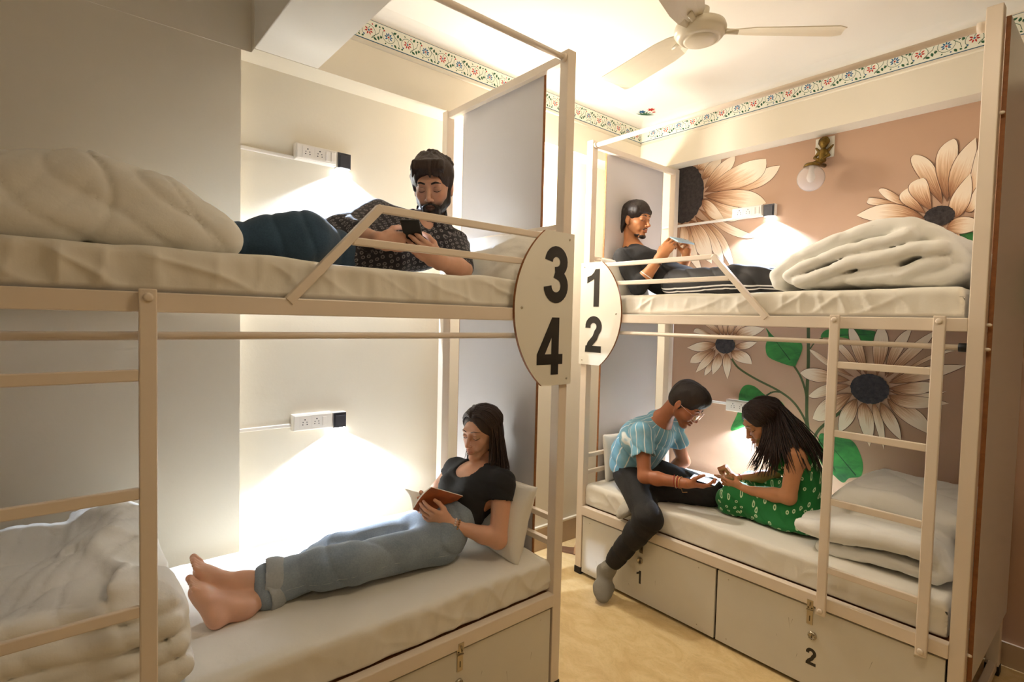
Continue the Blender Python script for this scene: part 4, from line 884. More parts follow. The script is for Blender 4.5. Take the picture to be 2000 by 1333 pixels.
class Head:
    def __init__(s, c, fwd, up, sc=1.0):
        f = U(fwd); u = A3(up) - f * (A3(up) @ f); u = U(u); s.c = A3(c); s.R = np.stack([np.cross(f, u), f, u]); s.s = sc
    def w(s, p): return s.c + (A3(p) * s.s) @ s.R
    def l(s, P): return ((P - s.c) @ s.R.T) / s.s
    def ell(s, F, c, r, k=0.012, mode='u', rot=None):
        R = s.R
        if rot is not None: R = np.array(Matrix.Rotation(rot[1], 3, rot[0])) @ s.R
        F.ell(s.w(c), A3(r) * s.s, R, k * s.s, mode)
    def cone(s, F, a, b, ra, rb, k=0.01, mode='u', **kw): F.cone(s.w(a), s.w(b), ra * s.s, rb * s.s, k * s.s, mode, **kw)
    def face(s, F, fem=False, jaw=1.0, smile=0.0, nose=1.0):
        e, c = s.ell, s.cone
        e(F, (0, -0.016, 0.034), (0.074, 0.094, 0.084), 0.02)
        e(F, (0, 0.018, -0.010), (0.059 if fem else 0.062, 0.064, 0.084), 0.02)
        e(F, (0, 0.018, -0.046), (0.049 * jaw, 0.056, 0.049), 0.02)
        for x in (-1, 1):
            c(F, (x * 0.053 * jaw, 0.0, -0.050), (x * 0.018, 0.062, -0.100), 0.012, 0.012, 0.016)
            e(F, (x * 0.039, 0.052, -0.024), (0.021, 0.022, 0.017), 0.018)                 # cheekbones
            e(F, (x * 0.029, 0.064, -0.050 + smile * 0.005), (0.017 + smile * 0.004, 0.016 + smile * 0.006, 0.018), 0.016)
        e(F, (0, 0.075, -0.101), (0.021 if fem else 0.025, 0.018, 0.016), 0.014)           # chin
        c(F, (-0.032, 0.076, 0.026), (0.032, 0.076, 0.026), 0.010 if fem else 0.0125, 0.010 if fem else 0.0125, 0.02)   # brow ridge
        for x in (-1, 1): e(F, (x * 0.031, 0.098, 0.004), (0.020, 0.017, 0.014), 0.012, 's')   # sockets
        for x in (-1, 1): e(F, (x * 0.031, 0.0725, 0.003), (0.0150, 0.0140, 0.0128), 0.004)    # lowered lids
        c(F, (0, 0.083, 0.012), (0, 0.103 * nose, -0.028), 0.0070, 0.0088, 0.010)          # nose bridge
        e(F, (0, 0.107 * nose, -0.033), (0.0100, 0.011, 0.0092), 0.006)
        for x in (-1, 1): e(F, (x * 0.0115, 0.096, -0.038), (0.0074, 0.010, 0.0070), 0.004)
        for x in (-1, 1): e(F, (x * 0.0062, 0.104, -0.0465), (0.0035, 0.005, 0.003), 0.003, 's')
        e(F, (0, 0.076, -0.066), (0.024, 0.019, 0.020), 0.010)                             # muzzle
        w = 0.021 + 0.006 * smile
        for x in (-1, 1):
            c(F, (x * w, 0.085 - 0.005 * smile, -0.0655 + 0.006 * smile), (x * 0.004, 0.0985, -0.0595), 0.0035, 0.0052, 0.004)
            c(F, (x * (w - 0.003), 0.086 - 0.004 * smile, -0.070 + 0.005 * smile), (0, 0.0965, -0.0745), 0.0038, 0.0068, 0.004)
        for x in (-1, 1): c(F, (0, 0.1005, -0.0668), (x * w, 0.090 - 0.004 * smile, -0.0668 + 0.005 * smile), 0.0024 + 0.0018 * smile, 0.0012, 0.003, 's')
        e(F, (0, 0.101, -0.086), (0.013, 0.008, 0.0045), 0.006, 's')
        for x in (-1, 1):                                                                  # ears
            e(F, (x * 0.0755, -0.010, -0.006), (0.0085, 0.017, 0.030), 0.008)
            e(F, (x * 0.0835, -0.006, -0.004), (0.004, 0.009, 0.017), 0.005, 's')
            e(F, (x * 0.0735, -0.002, -0.034), (0.007, 0.008, 0.009), 0.006)
    def hit(s, F, x, z, y0=0.14):
        """face surface point in front of local (x, z)"""
        ys = np.linspace(y0, 0.02, 120); P = np.array([s.w((x, y, z)) for y in ys]); d = F.eval(P)
        i = int(np.argmax(d < 0.0008)); return ys[i]
    def strip(s, F, mb, pts, rads, out=0.001, n=6, flat=1.0, mi=0):
        P = [s.w((x, s.hit(F, x, z) + out, z)) for (x, z) in pts]; mb.tube(P, [r * s.s for r in rads], n, mi, flat=flat)
    def features(s, F, parent, M_hair, fem=False, brow=1.0, smile=0):
        mb = MB()
        for x in (-1, 1):
            z0 = 0.0275 if fem else 0.0255
            s.strip(F, mb, [(x * 0.0125, z0 - 0.001), (x * 0.020, z0 + 0.002), (x * 0.030, z0 + 0.0045), (x * 0.040, z0 + 0.003), (x * 0.048, z0 - 0.003)], [q * (0.8 if fem else 1.2) * brow for q in (0.0016, 0.0024, 0.0024, 0.0019, 0.0008)], 0.0, 6)
        mb.build('eyebrows', M_hair, parent, smooth=True)['kind'] = 'stuff'
        mb = MB()
        for x in (-1, 1):
            s.strip(F, mb, [(x * 0.0165, -0.0035), (x * 0.023, -0.0068), (x * 0.031, -0.0082), (x * 0.039, -0.0068), (x * 0.0465, -0.0025)], [0.0006, 0.0011, 0.0014 + 0.0004 * fem, 0.0015 + 0.0004 * fem, 0.0008], 0.0004, 5)
            s.strip(F, mb, [(x * 0.018, 0.006), (x * 0.025, 0.0105), (x * 0.033, 0.0112), (x * 0.042, 0.0085)], [0.0003, 0.0006, 0.0006, 0.0003], -0.0002, 4)  # thin dark thread drawn as the shade in the upper lid crease
        mb.build('lash_and_crease_lines', M_hair, parent, smooth=True)['kind'] = 'stuff'
    def paint(s, P, lips=1.0, beard=0.0, smile=0, flush=0.25):
        L = s.l(P); x, y, z = L[:, 0], L[:, 1], L[:, 2]; front = y > 0.06
        lip = np.exp(-((x / 0.021) ** 4)) * np.exp(-(((z + 0.067 - 0.004 * smile * (x / 0.02) ** 2) / 0.0092) ** 4)) * front * (y > 0.083)
        sh = beard * (1 / (1 + np.exp((z + 0.052 + 0.25 * np.maximum(np.abs(x) - 0.03, 0) * -1) / 0.005))) * (z > -0.16) * (y > -0.01) * (np.linalg.norm(L, axis=1) < 0.16)
        sh = np.maximum(sh, beard * np.exp(-((x / 0.024) ** 4)) * np.exp(-(((z + 0.052) / 0.006) ** 2)) * front)
        lid_tone = 0.22 * np.exp(-(((np.abs(x) - 0.031) / 0.018) ** 2)) * np.exp(-(((z - 0.002) / 0.012) ** 2)) * (y > 0.05)  # darker tone round the eyelids, mixed into the stubble channel
        fl = flush * (np.exp(-(((np.abs(x) - 0.04) / 0.016) ** 2)) * np.exp(-(((z + 0.03) / 0.016) ** 2)) * (y > 0.03) + 0.8 * np.exp(-((x / 0.012) ** 2)) * np.exp(-(((z + 0.034) / 0.012) ** 2)) * (y > 0.09))
        inside = np.linalg.norm(L, axis=1) < 0.17
        return np.stack([lip * lips * inside, np.clip(sh + lid_tone, 0, 1) * inside, fl * inside], 1)
def hand(F, w, f, n, side, curl=(0.5, 0.7, 0.5), sc=1.0, spread=0.10, thumb=0.0, fan=(0, 0, 0, 0), sp=0.0):
    """w wrist, f finger direction, n palm normal (fingers curl towards it), side 'L' or 'R'"""
    w, f = A3(w), U(f); n = A3(n) - f * (A3(n) @ f); n = U(n); s = np.cross(f, n) if side == 'R' else np.cross(n, f)
    F.cone(w - f * 0.01 * sc, w + f * 0.03 * sc, 0.020 * sc, 0.0165 * sc, 0.02, n=s, f=0.72)
    F.cone(w + f * 0.022 * sc, w + f * 0.080 * sc, 0.0155 * sc, 0.0125 * sc, 0.012, n=s, f=0.40)
    tips = []
    for i, (o, L, b) in enumerate(((0.030, 0.070, 0.086), (0.0105, 0.078, 0.091), (-0.010, 0.072, 0.088), (-0.029, 0.056, 0.080))):
        p = w + (f * b + s * o) * sc; a = fan[i]; r = (0.0086, 0.0086, 0.0082, 0.0072)[i] * sc
        dirs = f + s * (o * spread * 10 + sp * (1.5 - i))
        dirs = U(dirs); F.cone(p - dirs * 0.022 * sc, p, r * 1.1, r * 1.08, 0.008)
        for j, q in enumerate((0.46, 0.30, 0.24)):
            a += curl[j] + (0.06 * i); d = dirs * math.cos(a) + n * math.sin(a); p2 = p + d * L * q * sc
            F.cone(p, p2, r * (1.05 - 0.1 * j), r * (0.97 - 0.1 * j), 0.0035); p = p2
        tips.append(p)
    t = thumb; b = w + (f * 0.026 + s * 0.022 + n * 0.006) * sc; b2 = b + U(s * 0.62 + f * 0.70 + n * (0.35 + t)) * 0.038 * sc
    F.cone(b, b2, 0.0145 * sc, 0.0112 * sc, 0.014)
    b3 = b2 + U(f * 0.86 + s * (0.30 - t * 0.8) + n * (0.30 + t)) * 0.031 * sc; F.cone(b2, b3, 0.0108 * sc, 0.0098 * sc, 0.005)
    b4 = b3 + U(f * 0.9 + s * (0.05 - t) + n * (0.25 + t)) * 0.024 * sc; F.cone(b3, b4, 0.0098 * sc, 0.0078 * sc, 0.004)
    return tips + [b4]
def foot(F, ank, heel, toe, up, lat, sc=1.0, toes=True):
    """lat points to the big-toe side"""
    ank, heel, toe, up, lat = A3(ank), A3(heel), A3(toe), U(up), U(lat); d = U(toe - heel); L = np.linalg.norm(toe - heel)
    up = U(up - d * (up @ d)); lat = U(lat - d * (lat @ d) - up * (lat @ up))
    F.cone(ank, heel + up * 0.012, 0.034 * sc, 0.028 * sc, 0.03)
    F.cone(ank - up * 0.01, heel + d * L * 0.55 + up * 0.012, 0.034 * sc, 0.024 * sc, 0.03, n=lat, f=0.85)
    F.cone(heel, heel + d * L * 0.70 - up * 0.002, 0.026 * sc, 0.021 * sc, 0.03, n=lat, f=0.66)
    F.cone(heel + d * L * 0.5 + up * 0.01 + lat * 0.008, heel + d * L * 0.74, 0.024 * sc, 0.017 * sc, 0.02, n=lat, f=0.50)
    if toes:
        for i in range(5):
            o = (0.029, 0.011, -0.004, -0.018, -0.030)[i]; ln = (1.0, 0.99, 0.955, 0.91, 0.865)[i]; r = (0.0125, 0.0088, 0.0082, 0.0078, 0.0072)[i] * sc
            a = heel + d * L * (0.72 - 0.02 * i) + lat * o * sc; b = heel + d * L * ln + lat * o * 1.08 * sc + up * (0.002 if i else 0.004)
            F.cone(a, (a + b) / 2 + up * 0.004, r * 1.1, r * 0.92, 0.008); F.cone((a + b) / 2 + up * 0.004, b - up * 0.003, r * 0.92, r * 1.02, 0.003)
    else:
        F.cone(heel + d * L * 0.6, heel + d * L * 0.93, 0.026 * sc, 0.019 * sc, 0.03, n=lat, f=0.60)
def torso(F, pel, waist, chest, neck, lat, rp, rw, rc, off=0.0, fp=0.68, fw=0.70, fc=0.66, k=0.05):
    F.cone(pel, waist, rp + off, rw + off, k, n=lat, f=(fp + fw) / 2); F.cone(waist, chest, rw + off, rc + off, k, n=lat, f=(fw + fc) / 2)
    if neck is not None: F.cone(chest, A3(chest) * 0.25 + A3(neck) * 0.75, rc + off, 0.055 + off, k, n=lat, f=0.62)
def arm(F, sh, el, wr, rs=(0.050, 0.040, 0.036, 0.024), off=0.0, k=0.02):
    sh, el, wr = A3(sh), A3(el), A3(wr)
    F.cone(sh, el, rs[0] + off, rs[1] + off, k); F.cone(el, el * 0.7 + wr * 0.3, rs[1] * 0.95 + off, rs[2] + off, k); F.cone(el * 0.7 + wr * 0.3, wr, rs[2] + off, rs[3] + off, k)
def leg(F, hip, knee, ank, rs=(0.085, 0.058, 0.055, 0.034), off=0.0, k=0.03):
    hip, knee, ank = A3(hip), A3(knee), A3(ank)
    F.cone(hip, knee, rs[0] + off, rs[1] + off, k); F.cone(knee, knee * 0.7 + ank * 0.3, rs[1] + off, rs[2] + off, k); F.cone(knee * 0.7 + ank * 0.3, ank, rs[2] + off, rs[3] + off, k)
def body_mesh(F, M, parent, heads, h=0.0032, paintf=None):
    v, q = F.mesh(h); o = np_mesh('body', v, q, M, parent, relax=1, soft=0.38); P = co(o)
    set_attr(o, 'paint', paintf(P) if paintf else heads.paint(P)); return o
def cloth(name, F, M, parent, h=0.0055, fab=None, relax=1):
    v, q = F.mesh(h); o = np_mesh(name, v, q, M, parent, relax=relax)
    if fab: set_attr(o, 'fab', fab(co(o)))
    return o
def seg_uv(segs):
    """fabric coordinates: angle*radius round the nearest limb axis, and length along it"""
    def f(P):
        best = np.full(len(P), 9.0); uv = np.zeros((len(P), 3))
        for (a, b, r, ref, tag_) in segs:
            a, b = A3(a), A3(b); d = U(b - a); rf = U(A3(ref) - d * (A3(ref) @ d)); rg = np.cross(d, rf); q = P - a; t = q @ d; tc = np.clip(t, 0, np.linalg.norm(b - a)); pen = np.abs(t - tc) * 0.6; pr = q - np.outer(tc, d)
            ds = np.linalg.norm(pr, axis=1) - r + pen; m = ds < best; x, y = q @ rf, q @ rg
            uvv = np.stack([np.where(np.hypot(x, y) < 0.045, 0.0112, np.arctan2(y, x) * r), t, np.full(len(P), float(tag_))], 1); uv[m] = uvv[m]; best[m] = ds[m]
        return uv
    return f
def hair_tubes(name, guides, n, M, parent, jitter=0.012, r=0.0035, seed=0, taper=0.35, kind='stuff', wave=0.004, res=14):
    """strands between guide curves; every guide: list of points"""
    rs = np.random.RandomState(seed); mb = MB(); G = [np.array(g, float) for g in guides]
    def samp(g, t):
        x = t * (len(g) - 1); i = np.minimum(x.astype(int), len(g) - 2); fr = (x - i)[:, None]
        p0, p1, p2, p3 = g[np.maximum(i - 1, 0)], g[i], g[i + 1], g[np.minimum(i + 2, len(g) - 1)]
        return 0.5 * (2 * p1 + (p2 - p0) * fr + (2 * p0 - 5 * p1 + 4 * p2 - p3) * fr ** 2 + (3 * p1 - p0 - 3 * p2 + p3) * fr ** 3)
    t = np.linspace(0, 1, res)
    for k in range(n):
        x = rs.rand() * (len(G) - 1); i = min(int(x), len(G) - 2); f = x - i
        P = samp(G[i], t) * (1 - f) + samp(G[i + 1], t) * f
        j = rs.normal(size=3) * jitter; ph, ph2 = rs.rand(2) * 6; L = rs.uniform(0.82, 1.0)
        P = P[0] + (P - P[0]); tt = t[:, None]
        P = P + j * (0.25 + tt) * 0.8 + wave * np.stack([np.sin(t * 9 + ph) * t, np.sin(t * 11 + ph2) * t, t * 0], 1)
        if L < 1: m = max(4, int(res * L)); P = P[:m]
        rr = [r * (0.75 + 0.5 * rs.rand()) * (1 - (1 - taper) * (q / (len(P) - 1)) ** 2) * (0.0 if q == -1 else 1) for q in range(len(P))]; rr[-1] = r * 0.1
        mb.tube(P, rr, 5, flat=0.8)
    o = mb.build(name, M, parent, smooth=True, kind=kind); return o
def scalp(hd, az, el, k=1.0):
    a, e = math.radians(az), math.radians(el); return hd.w(A3((0, -0.018, 0.038)) + A3((0.083, 0.099, 0.087)) * A3((math.sin(a) * math.cos(e), math.cos(a) * math.cos(e), math.sin(e))) * k)
def ring_on(F, mb, c, axis, r0, t, n=40, a0=0, a1=2 * PI):
    q = V(axis).normalized().to_track_quat('Z', 'Y').to_matrix(); out = []
    for a in np.linspace(a0, a1, n):
        d = A3(q @ V((math.cos(a), math.sin(a), 0))); R_ = np.linspace(r0, 0.01, 90); D = F.eval(A3(c) + np.outer(R_, d)); i = int(np.argmax(D < 0.0012)); out.append(A3(c) + d * R_[i])
    mb.tube(out, t, 6, caps=False); return out
def person(label, loc): return thing('person', label, 'person', loc)
M_hairblk = hair_mat('black_hair', (22, 16, 14), (44, 32, 26), 0.5); M_hairbrn = hair_mat('dark_brown_hair', (34, 24, 20), (66, 46, 36), 0.5); M_hairE = hair_mat('brown_black_hair', (20, 12, 10), (58, 34, 22), 0.5)
def denim(name, c, c2, scale=180):
    m = mat(name, srgb(*c), 0.85, sheen=0.1); nt = m.node_tree; b = nt.nodes['Principled BSDF']
    tc = nd(nt, 'ShaderNodeTexCoord'); n = nd(nt, 'ShaderNodeTexNoise', inp={'Scale': scale, 'Detail': 3}); n2 = nd(nt, 'ShaderNodeTexNoise', inp={'Scale': 7, 'Detail': 4})
    for q in (n, n2): nt.links.new(tc.outputs['Object'], q.inputs['Vector'])
    a = nd(nt, 'ShaderNodeMath', operation='MULTIPLY_ADD', inp={1: 0.45}); nt.links.new(n.outputs['Fac'], a.inputs[0]); nt.links.new(n2.outputs['Fac'], a.inputs[2])
    r = nd(nt, 'ShaderNodeMapRange', inp={'From Min': 0.45, 'From Max': 0.95}); nt.links.new(a.outputs[0], r.inputs['Value'])
    mx = nd(nt, 'ShaderNodeMix', data_type='RGBA'); mx.inputs[6].default_value = srgb(*c); mx.inputs[7].default_value = srgb(*c2); nt.links.new(r.outputs[0], mx.inputs[0]); nt.links.new(mx.outputs[2], b.inputs['Base Color'])
    bp = nd(nt, 'ShaderNodeBump', inp={'Strength': 0.3, 'Distance': 0.002}); nt.links.new(n.outputs['Fac'], bp.inputs['Height']); nt.links.new(bp.outputs[0], b.inputs['Normal'])
    return m
M_black_tee = mat('black_cotton', srgb(26, 26, 28), 0.85, bump=0.15, bscale=60, vary=0.15, vscale=6)
M_phone = mat('phone_black', srgb(18, 18, 22), 0.2); M_screen = mat('lit_phone_screen', srgb(180, 190, 205), 0.2, emit=(0.75, 0.85, 1, 1), estr=2.0)
def slab_obj(name, c, ax, ay, sx, sy, sz, m, parent=None, bevel=0.002):
    c = A3(c); ax, ay = U(ax), A3(ay); ay = U(ay - ax * (ay @ ax)); az = np.cross(ax, ay)
    mb = MB(); mb.box((-sx / 2, -sy / 2, -sz / 2), (sx / 2, sy / 2, sz / 2), 0, lambda p: tuple(c + ax * p[0] + ay * p[1] + az * p[2]))
    return mb.build(name, m, parent, bevel=bevel, seg=3)
def ring(mb, c, axis, r, t, n=24, mi=0, sq=1.0, other=None):
    q = V(axis).normalized().to_track_quat('Z', 'Y').to_matrix(); P = [V(c) + q @ V((r * math.cos(a), r * sq * math.sin(a), 0)) for a in np.linspace(0, 2 * PI, n + 1)]
    mb.tube(P, t, 6, mi, caps=False)

# ---------------------------------------------------------------- woman reading (lower left bunk)
def reading_woman():
    root = person('woman in black t-shirt and pale blue jeans reading an orange book on the lower bunk', (-1.88, 1.3, Z_LO))
    M = skin_mat('fair_skin', (232, 178, 146), (90, 60, 45))
    hd = Head((-1.892, 1.430, 1.050), (0.24, -0.92, -0.17), (0.06, -0.18, 0.95), 0.95)
    hd.c += A3((0, 0, 0))
    neck0, neck1 = hd.w((0, -0.042, -0.06)), A3((-1.885, 1.470, 0.885))
    Lsh, Rsh = A3((-1.725, 1.425, 0.862)), A3((-2.045, 1.405, 0.850))
    Lel, Rel = A3((-1.675, 1.365, 0.648)), A3((-2.12, 1.315, 0.705)); Lwr, Rwr = A3((-1.795, 1.205, 0.715)), A3((-2.00, 1.215, 0.725))
    pel, waist, chest = A3((-1.885, 1.21, 0.665)), A3((-1.885, 1.315, 0.725)), A3((-1.885, 1.395, 0.815)); lat = (1, 0.05, 0)
    hipL, hipR = A3((-1.815, 1.18, 0.632)), A3((-1.975, 1.18, 0.636)); knL, knR = A3((-1.835, 0.800, 0.650)), A3((-1.96, 0.800, 0.640)); anL, anR = A3((-1.925, 0.470, 0.640)), A3((-1.865, 0.455, 0.592))
    B = Field(); hd.face(B, fem=True, jaw=0.84); B.cone(neck0, neck1, 0.037, 0.041, 0.010)
    torso(B, pel, waist, chest, neck1, lat, 0.085, 0.070, 0.085); B.cone(Lsh, Rsh, 0.040, 0.040, 0.04); B.cone(neck1, (Lsh + Rsh) / 2 + A3((0, 0, -0.012)), 0.046, 0.05, 0.03)
    arm(B, Lsh, Lel, Lwr, (0.044, 0.036, 0.033, 0.022)); arm(B, Rsh, Rel, Rwr, (0.044, 0.036, 0.033, 0.022))
    leg(B, hipL, knL, anL, (0.07, 0.048, 0.046, 0.030)); leg(B, hipR, knR, anR, (0.07, 0.048, 0.046, 0.030))
    foot(B, anL, anL + A3((-0.005, -0.065, -0.035)), (-1.975, 0.322, 0.742), (0.05, 0.6, 0.8), (-1, 0, 0.25), 0.95)
    foot(B, anR, (-1.850, 0.365, 0.585), (-1.885, 0.300, 0.715), (0, 0.8, 0.6), (-1, 0.1, 0.2), 0.95)
    hand(B, Lwr, (-0.35, -0.78, 0.42), (-0.75, 0.30, 0.35), 'L', (0.25, 0.35, 0.3), 0.93, 0.10)
    hand(B, Rwr, (0.55, -0.75, 0.30), (0.5, 0.5, 0.3), 'R', (0.4, 0.5, 0.4), 0.93)
    body_mesh(B, M, root, hd, paintf=lambda P: hd.paint(P, 0.65)); hd.features(B, root, M_hairbrn, fem=True)
    # t-shirt
    T = Field(); torso(T, A3((-1.885, 1.268, 0.690)), waist, chest, neck1, lat, 0.074, 0.079, 0.094, 0.002); T.cone(Lsh, Rsh, 0.050, 0.050, 0.04)
    T.cone(neck1 + A3((0, 0.01, -0.03)), (Lsh + Rsh) / 2, 0.07, 0.07, 0.04)
    for x in (-1, 1): T.ell((-1.885 + x * 0.068, 1.318, 0.812), (0.058, 0.052, 0.056), k=0.03)
    for s_, e_ in ((Lsh, Lel), (Rsh, Rel)): T.cone(s_, s_ * 0.52 + e_ * 0.48, 0.052, 0.050, 0.025)
    for s_, e_ in ((Lsh, Lel), (Rsh, Rel)): T.cone(s_ * 0.42 + e_ * 0.58, s_ * 0.2 + e_ * 0.8, 0.075, 0.075, 0.0, 's')
    T.cone(A3((-1.885, 1.36, 0.905)), neck1 + A3((0, -0.09, 0.02)), 0.062, 0.060, 0.01, 's'); T.cone(neck1 + A3((0, -.02, .02)), hd.w((0, -0.02, -0.06)), 0.066, 0.07, 0.01, 's')
    T.disp += [wr(51, (12, 12, 12), 0.0022), creases(52, (0.2, 0.5, 1), 45, 0.0035, 2.2)]
    cloth('t_shirt', T, M_black_tee, root)
    # jeans
    Jn = Field(); torso(Jn, pel, A3((-1.885, 1.275, 0.705)), A3((-1.885, 1.295, 0.715)), None, lat, 0.088, 0.080, 0.080, 0.0)
    leg(Jn, hipL, knL, anL * 0.80 + knL * 0.20, (0.074, 0.073, 0.070, 0.054), 0.003); leg(Jn, hipR, knR, anR * 0.78 + knR * 0.22, (0.074, 0.070, 0.066, 0.050), 0.003)
    Jn.ell((-1.885, 1.18, 0.640), (0.145, 0.10, 0.078), k=0.05)
    for a_, k_, r_ in ((anL, knL, 0.058), (anR, knR, 0.052)):
        dd = U(a_ - k_); Jn.cone(a_ + dd * 0.075, a_ + dd * 0.25, 0.11, 0.11, 0.0, 's')
    Jn.disp += [wr(61, (9, 6, 9), 0.006), creases(62, (0.5, 0.75, 0.6), 30, 0.007, 2.6), lambda P: 0.0 * P[:, 0]]
    jm = denim('light_denim', (112, 126, 138), (150, 162, 172)); j = cloth('jeans', Jn, jm, root)
    # outer seam and rolled cuffs
    mb = MB(); P_ = []
    for t in np.linspace(0, 1, 40):
        c0 = hipL * (1 - t / .45) + knL * (t / .45) if t < .45 else knL * (1 - (t - .45) / .55) + (anL * 0.86 + knL * 0.14) * ((t - .45) / .55)
        d0 = U(A3((0.9, 0, -0.22 + 0.1 * math.sin(t * 5)))); R_ = np.linspace(0.15, 0.02, 80); Dv = Jn.eval(c0 + np.outer(R_, d0)); P_.append(c0 + d0 * (R_[int(np.argmax(Dv < 0))] - 0.0006))
    mb.tube(P_, 0.0016, 6); mb.build('outer_seam', denim('seam_denim', (150, 160, 168), (176, 184, 190)), j, smooth=True)
    for (a_, k_, r_, nm) in ((anL, knL, 0.066, 'rolled_cuff'), (anR, knR, 0.060, 'rolled_cuff')):
        C_ = Field(); p, q = a_ * 0.90 + k_ * 0.10, a_ * 0.75 + k_ * 0.25; C_.cone(p, q, r_ - 0.001, r_ + 0.006, 0.0); C_.cone(p - (p - q) * 0.35, p + (p - q) * 2.2, r_ * 0.62, r_ * 0.62, 0.0, 's'); C_.cone(p + (p - q) * 1.3, p + (p - q) * 3, r_ + 0.05, r_ + 0.05, 0.0, 's')
        C_.disp += [wr(71, (16, 16, 16), 0.0025)]; cloth(nm, C_, denim('cuff_denim', (150, 156, 158), (176, 180, 180)), root, 0.005)['label'] = 'paler turned-up jeans cuff'
    # necklace, bracelets
    mb = MB(); P_ = ring_on(B, mb, (-1.886, 1.452, 0.898), (0.1, -0.62, 0.78), 0.11, 0.0011)
    n = mb.build('necklace', mat('gold_chain', srgb(214, 170, 90), 0.25, metal=1), root, smooth=True)
    low = min(P_, key=lambda p: p[2]); slab_obj('pendant_bar', low + A3((0.002, -0.003, 0)), (0.9, 0.4, 0), (0, 0, 1), 0.024, 0.007, 0.002, mat('silver_bar', srgb(240, 236, 226), 0.2, metal=1), n, 0.0005)
    for i, cc in enumerate(((236, 214, 200), (176, 128, 84))):
        mb = MB(); cc_ = Lwr * (0.90 - 0.07 * i) + Lel * (0.10 + 0.07 * i); d = U(Lwr - Lel); q = V(d).to_track_quat('Z', 'Y').to_matrix()
        for k in range(18): mb.sphere(V(cc_) + q @ V((0.0285 * math.cos(k * PI / 9), 0.0285 * math.sin(k * PI / 9), 0)), 0.0048, 0, 8, 6)
        mb.build('bead_bracelet', mat('beads', srgb(*cc), 0.3), root, smooth=True, kind='stuff')
    # hair
    H = Field(); hd.ell(H, (0, -0.018, 0.036), (0.081, 0.098, 0.086)); hd.ell(H, (0, -0.05, -0.03), (0.080, 0.075, 0.10), 0.03)
    hd.ell(H, (0, 0.120, -0.016), (0.060, 0.084, 0.102), 0.014, 's')
    H.disp += [creases(81, hd.R[0], 160, 0.0012, 1.2, 2)]
    cloth('hair_cap', H, M_hairbrn, root, 0.005)
    def G_(x, ends): 
        out = []
        for (e0, s1, s2, s3), end in zip((((38, 4), (34, 38), (58, 12), (68, -22)), ((48, 4), (60, 50), (80, 12), (88, -30)), ((72, 6), (92, 50), (108, 12), (112, -30)), ((92, 8), (125, 50), (132, 12), (135, -30)), ((112, 10), (150, 45), (160, 8), (165, -30))), ends):
            e = A3(end); p3 = scalp(hd, x * s3[0], s3[1], 1.04); out.append([scalp(hd, x * e0[1], e0[0], 1.02), scalp(hd, x * s1[0], s1[1], 1.03), scalp(hd, x * s2[0], s2[1], 1.03), p3, p3 * 0.5 + e * 0.5 + A3((0.012, 0.012, 0.0)), e])
        return out
    Gs = G_(-1, ((-1.815, 1.385, 0.80), (-1.79, 1.41, 0.74), (-1.745, 1.46, 0.70), (-1.79, 1.50, 0.68), (-1.86, 1.51, 0.70)))
    Gs2 = G_(1, ((-1.975, 1.40, 0.90), (-1.985, 1.43, 0.84), (-1.98, 1.47, 0.78), (-1.95, 1.50, 0.72), (-1.88, 1.51, 0.70)))
    hair_tubes('hair', Gs, 190, M_hairbrn, root, 0.006, 0.0048, 5, wave=0.006); hair_tubes('hair', Gs2, 120, M_hairbrn, root, 0.006, 0.0048, 6, wave=0.005)
    adopt(root)
    # book
    bk = thing('book', 'open orange-covered paperback held by the reading woman', 'book', (-1.91, 1.16, 0.76))
    S0, S1 = A3((-1.885, 1.088, 0.772)), A3((-1.868, 1.275, 0.693)); a = U(S1 - S0); m_ = U(np.cross(np.cross(a, A3((0, 0.5, 0.87))), a)); xx = np.cross(a, m_); xx = xx if xx[0] > 0 else -xx
    h_ = 0.20
    for sg, th, nm in ((1, 0.95, 'cover'), (-1, 0.42, 'cover')):
        d = xx * sg * math.cos(th) + m_ * math.sin(th); nn = np.cross(a, d); nn = nn if nn @ m_ > 0 else -nn
        vs = []; K = 10; Wd = 0.135
        def surf(off):
            o = []
            for i in range(K + 1):
                t = i / K; p = S0 + d * Wd * t + nn * (0.012 * math.sin(PI * t) + off * (1 - 0.5 * t ** 4)); o += [tuple(p), tuple(p + a * h_)]
            return o
        def slab(n_, o0, o1, mt, par):
            A_, B_ = surf(o0), surf(o1); n = len(A_); fs = []
            for i in range(K): b = i * 2; fs += [(b, b + 1, b + 3, b + 2), (n + b, n + b + 2, n + b + 3, n + b + 1), (b, b + 2, n + b + 2, n + b), (b + 1, n + b + 1, n + b + 3, b + 3)]
            fs += [(0, n, n + 1, 1), (n - 2, n - 1, 2 * n - 1, 2 * n - 2)]; mb = MB(); mb.add(A_ + B_, fs); return mb.build(n_, mt, par)
        slab('cover', -0.0012, 0.0, mat('orange_book_cover', srgb(196, 112, 66), 0.4, vary=0.25, vscale=30) if sg > 0 else mat('pale_cover', srgb(222, 196, 176), 0.4), bk)
        slab('page_block', 0.0003, 0.008 if sg > 0 else 0.005, mat('book_paper', srgb(240, 232, 214), 0.8), bk)
    adopt(bk)
reading_woman()
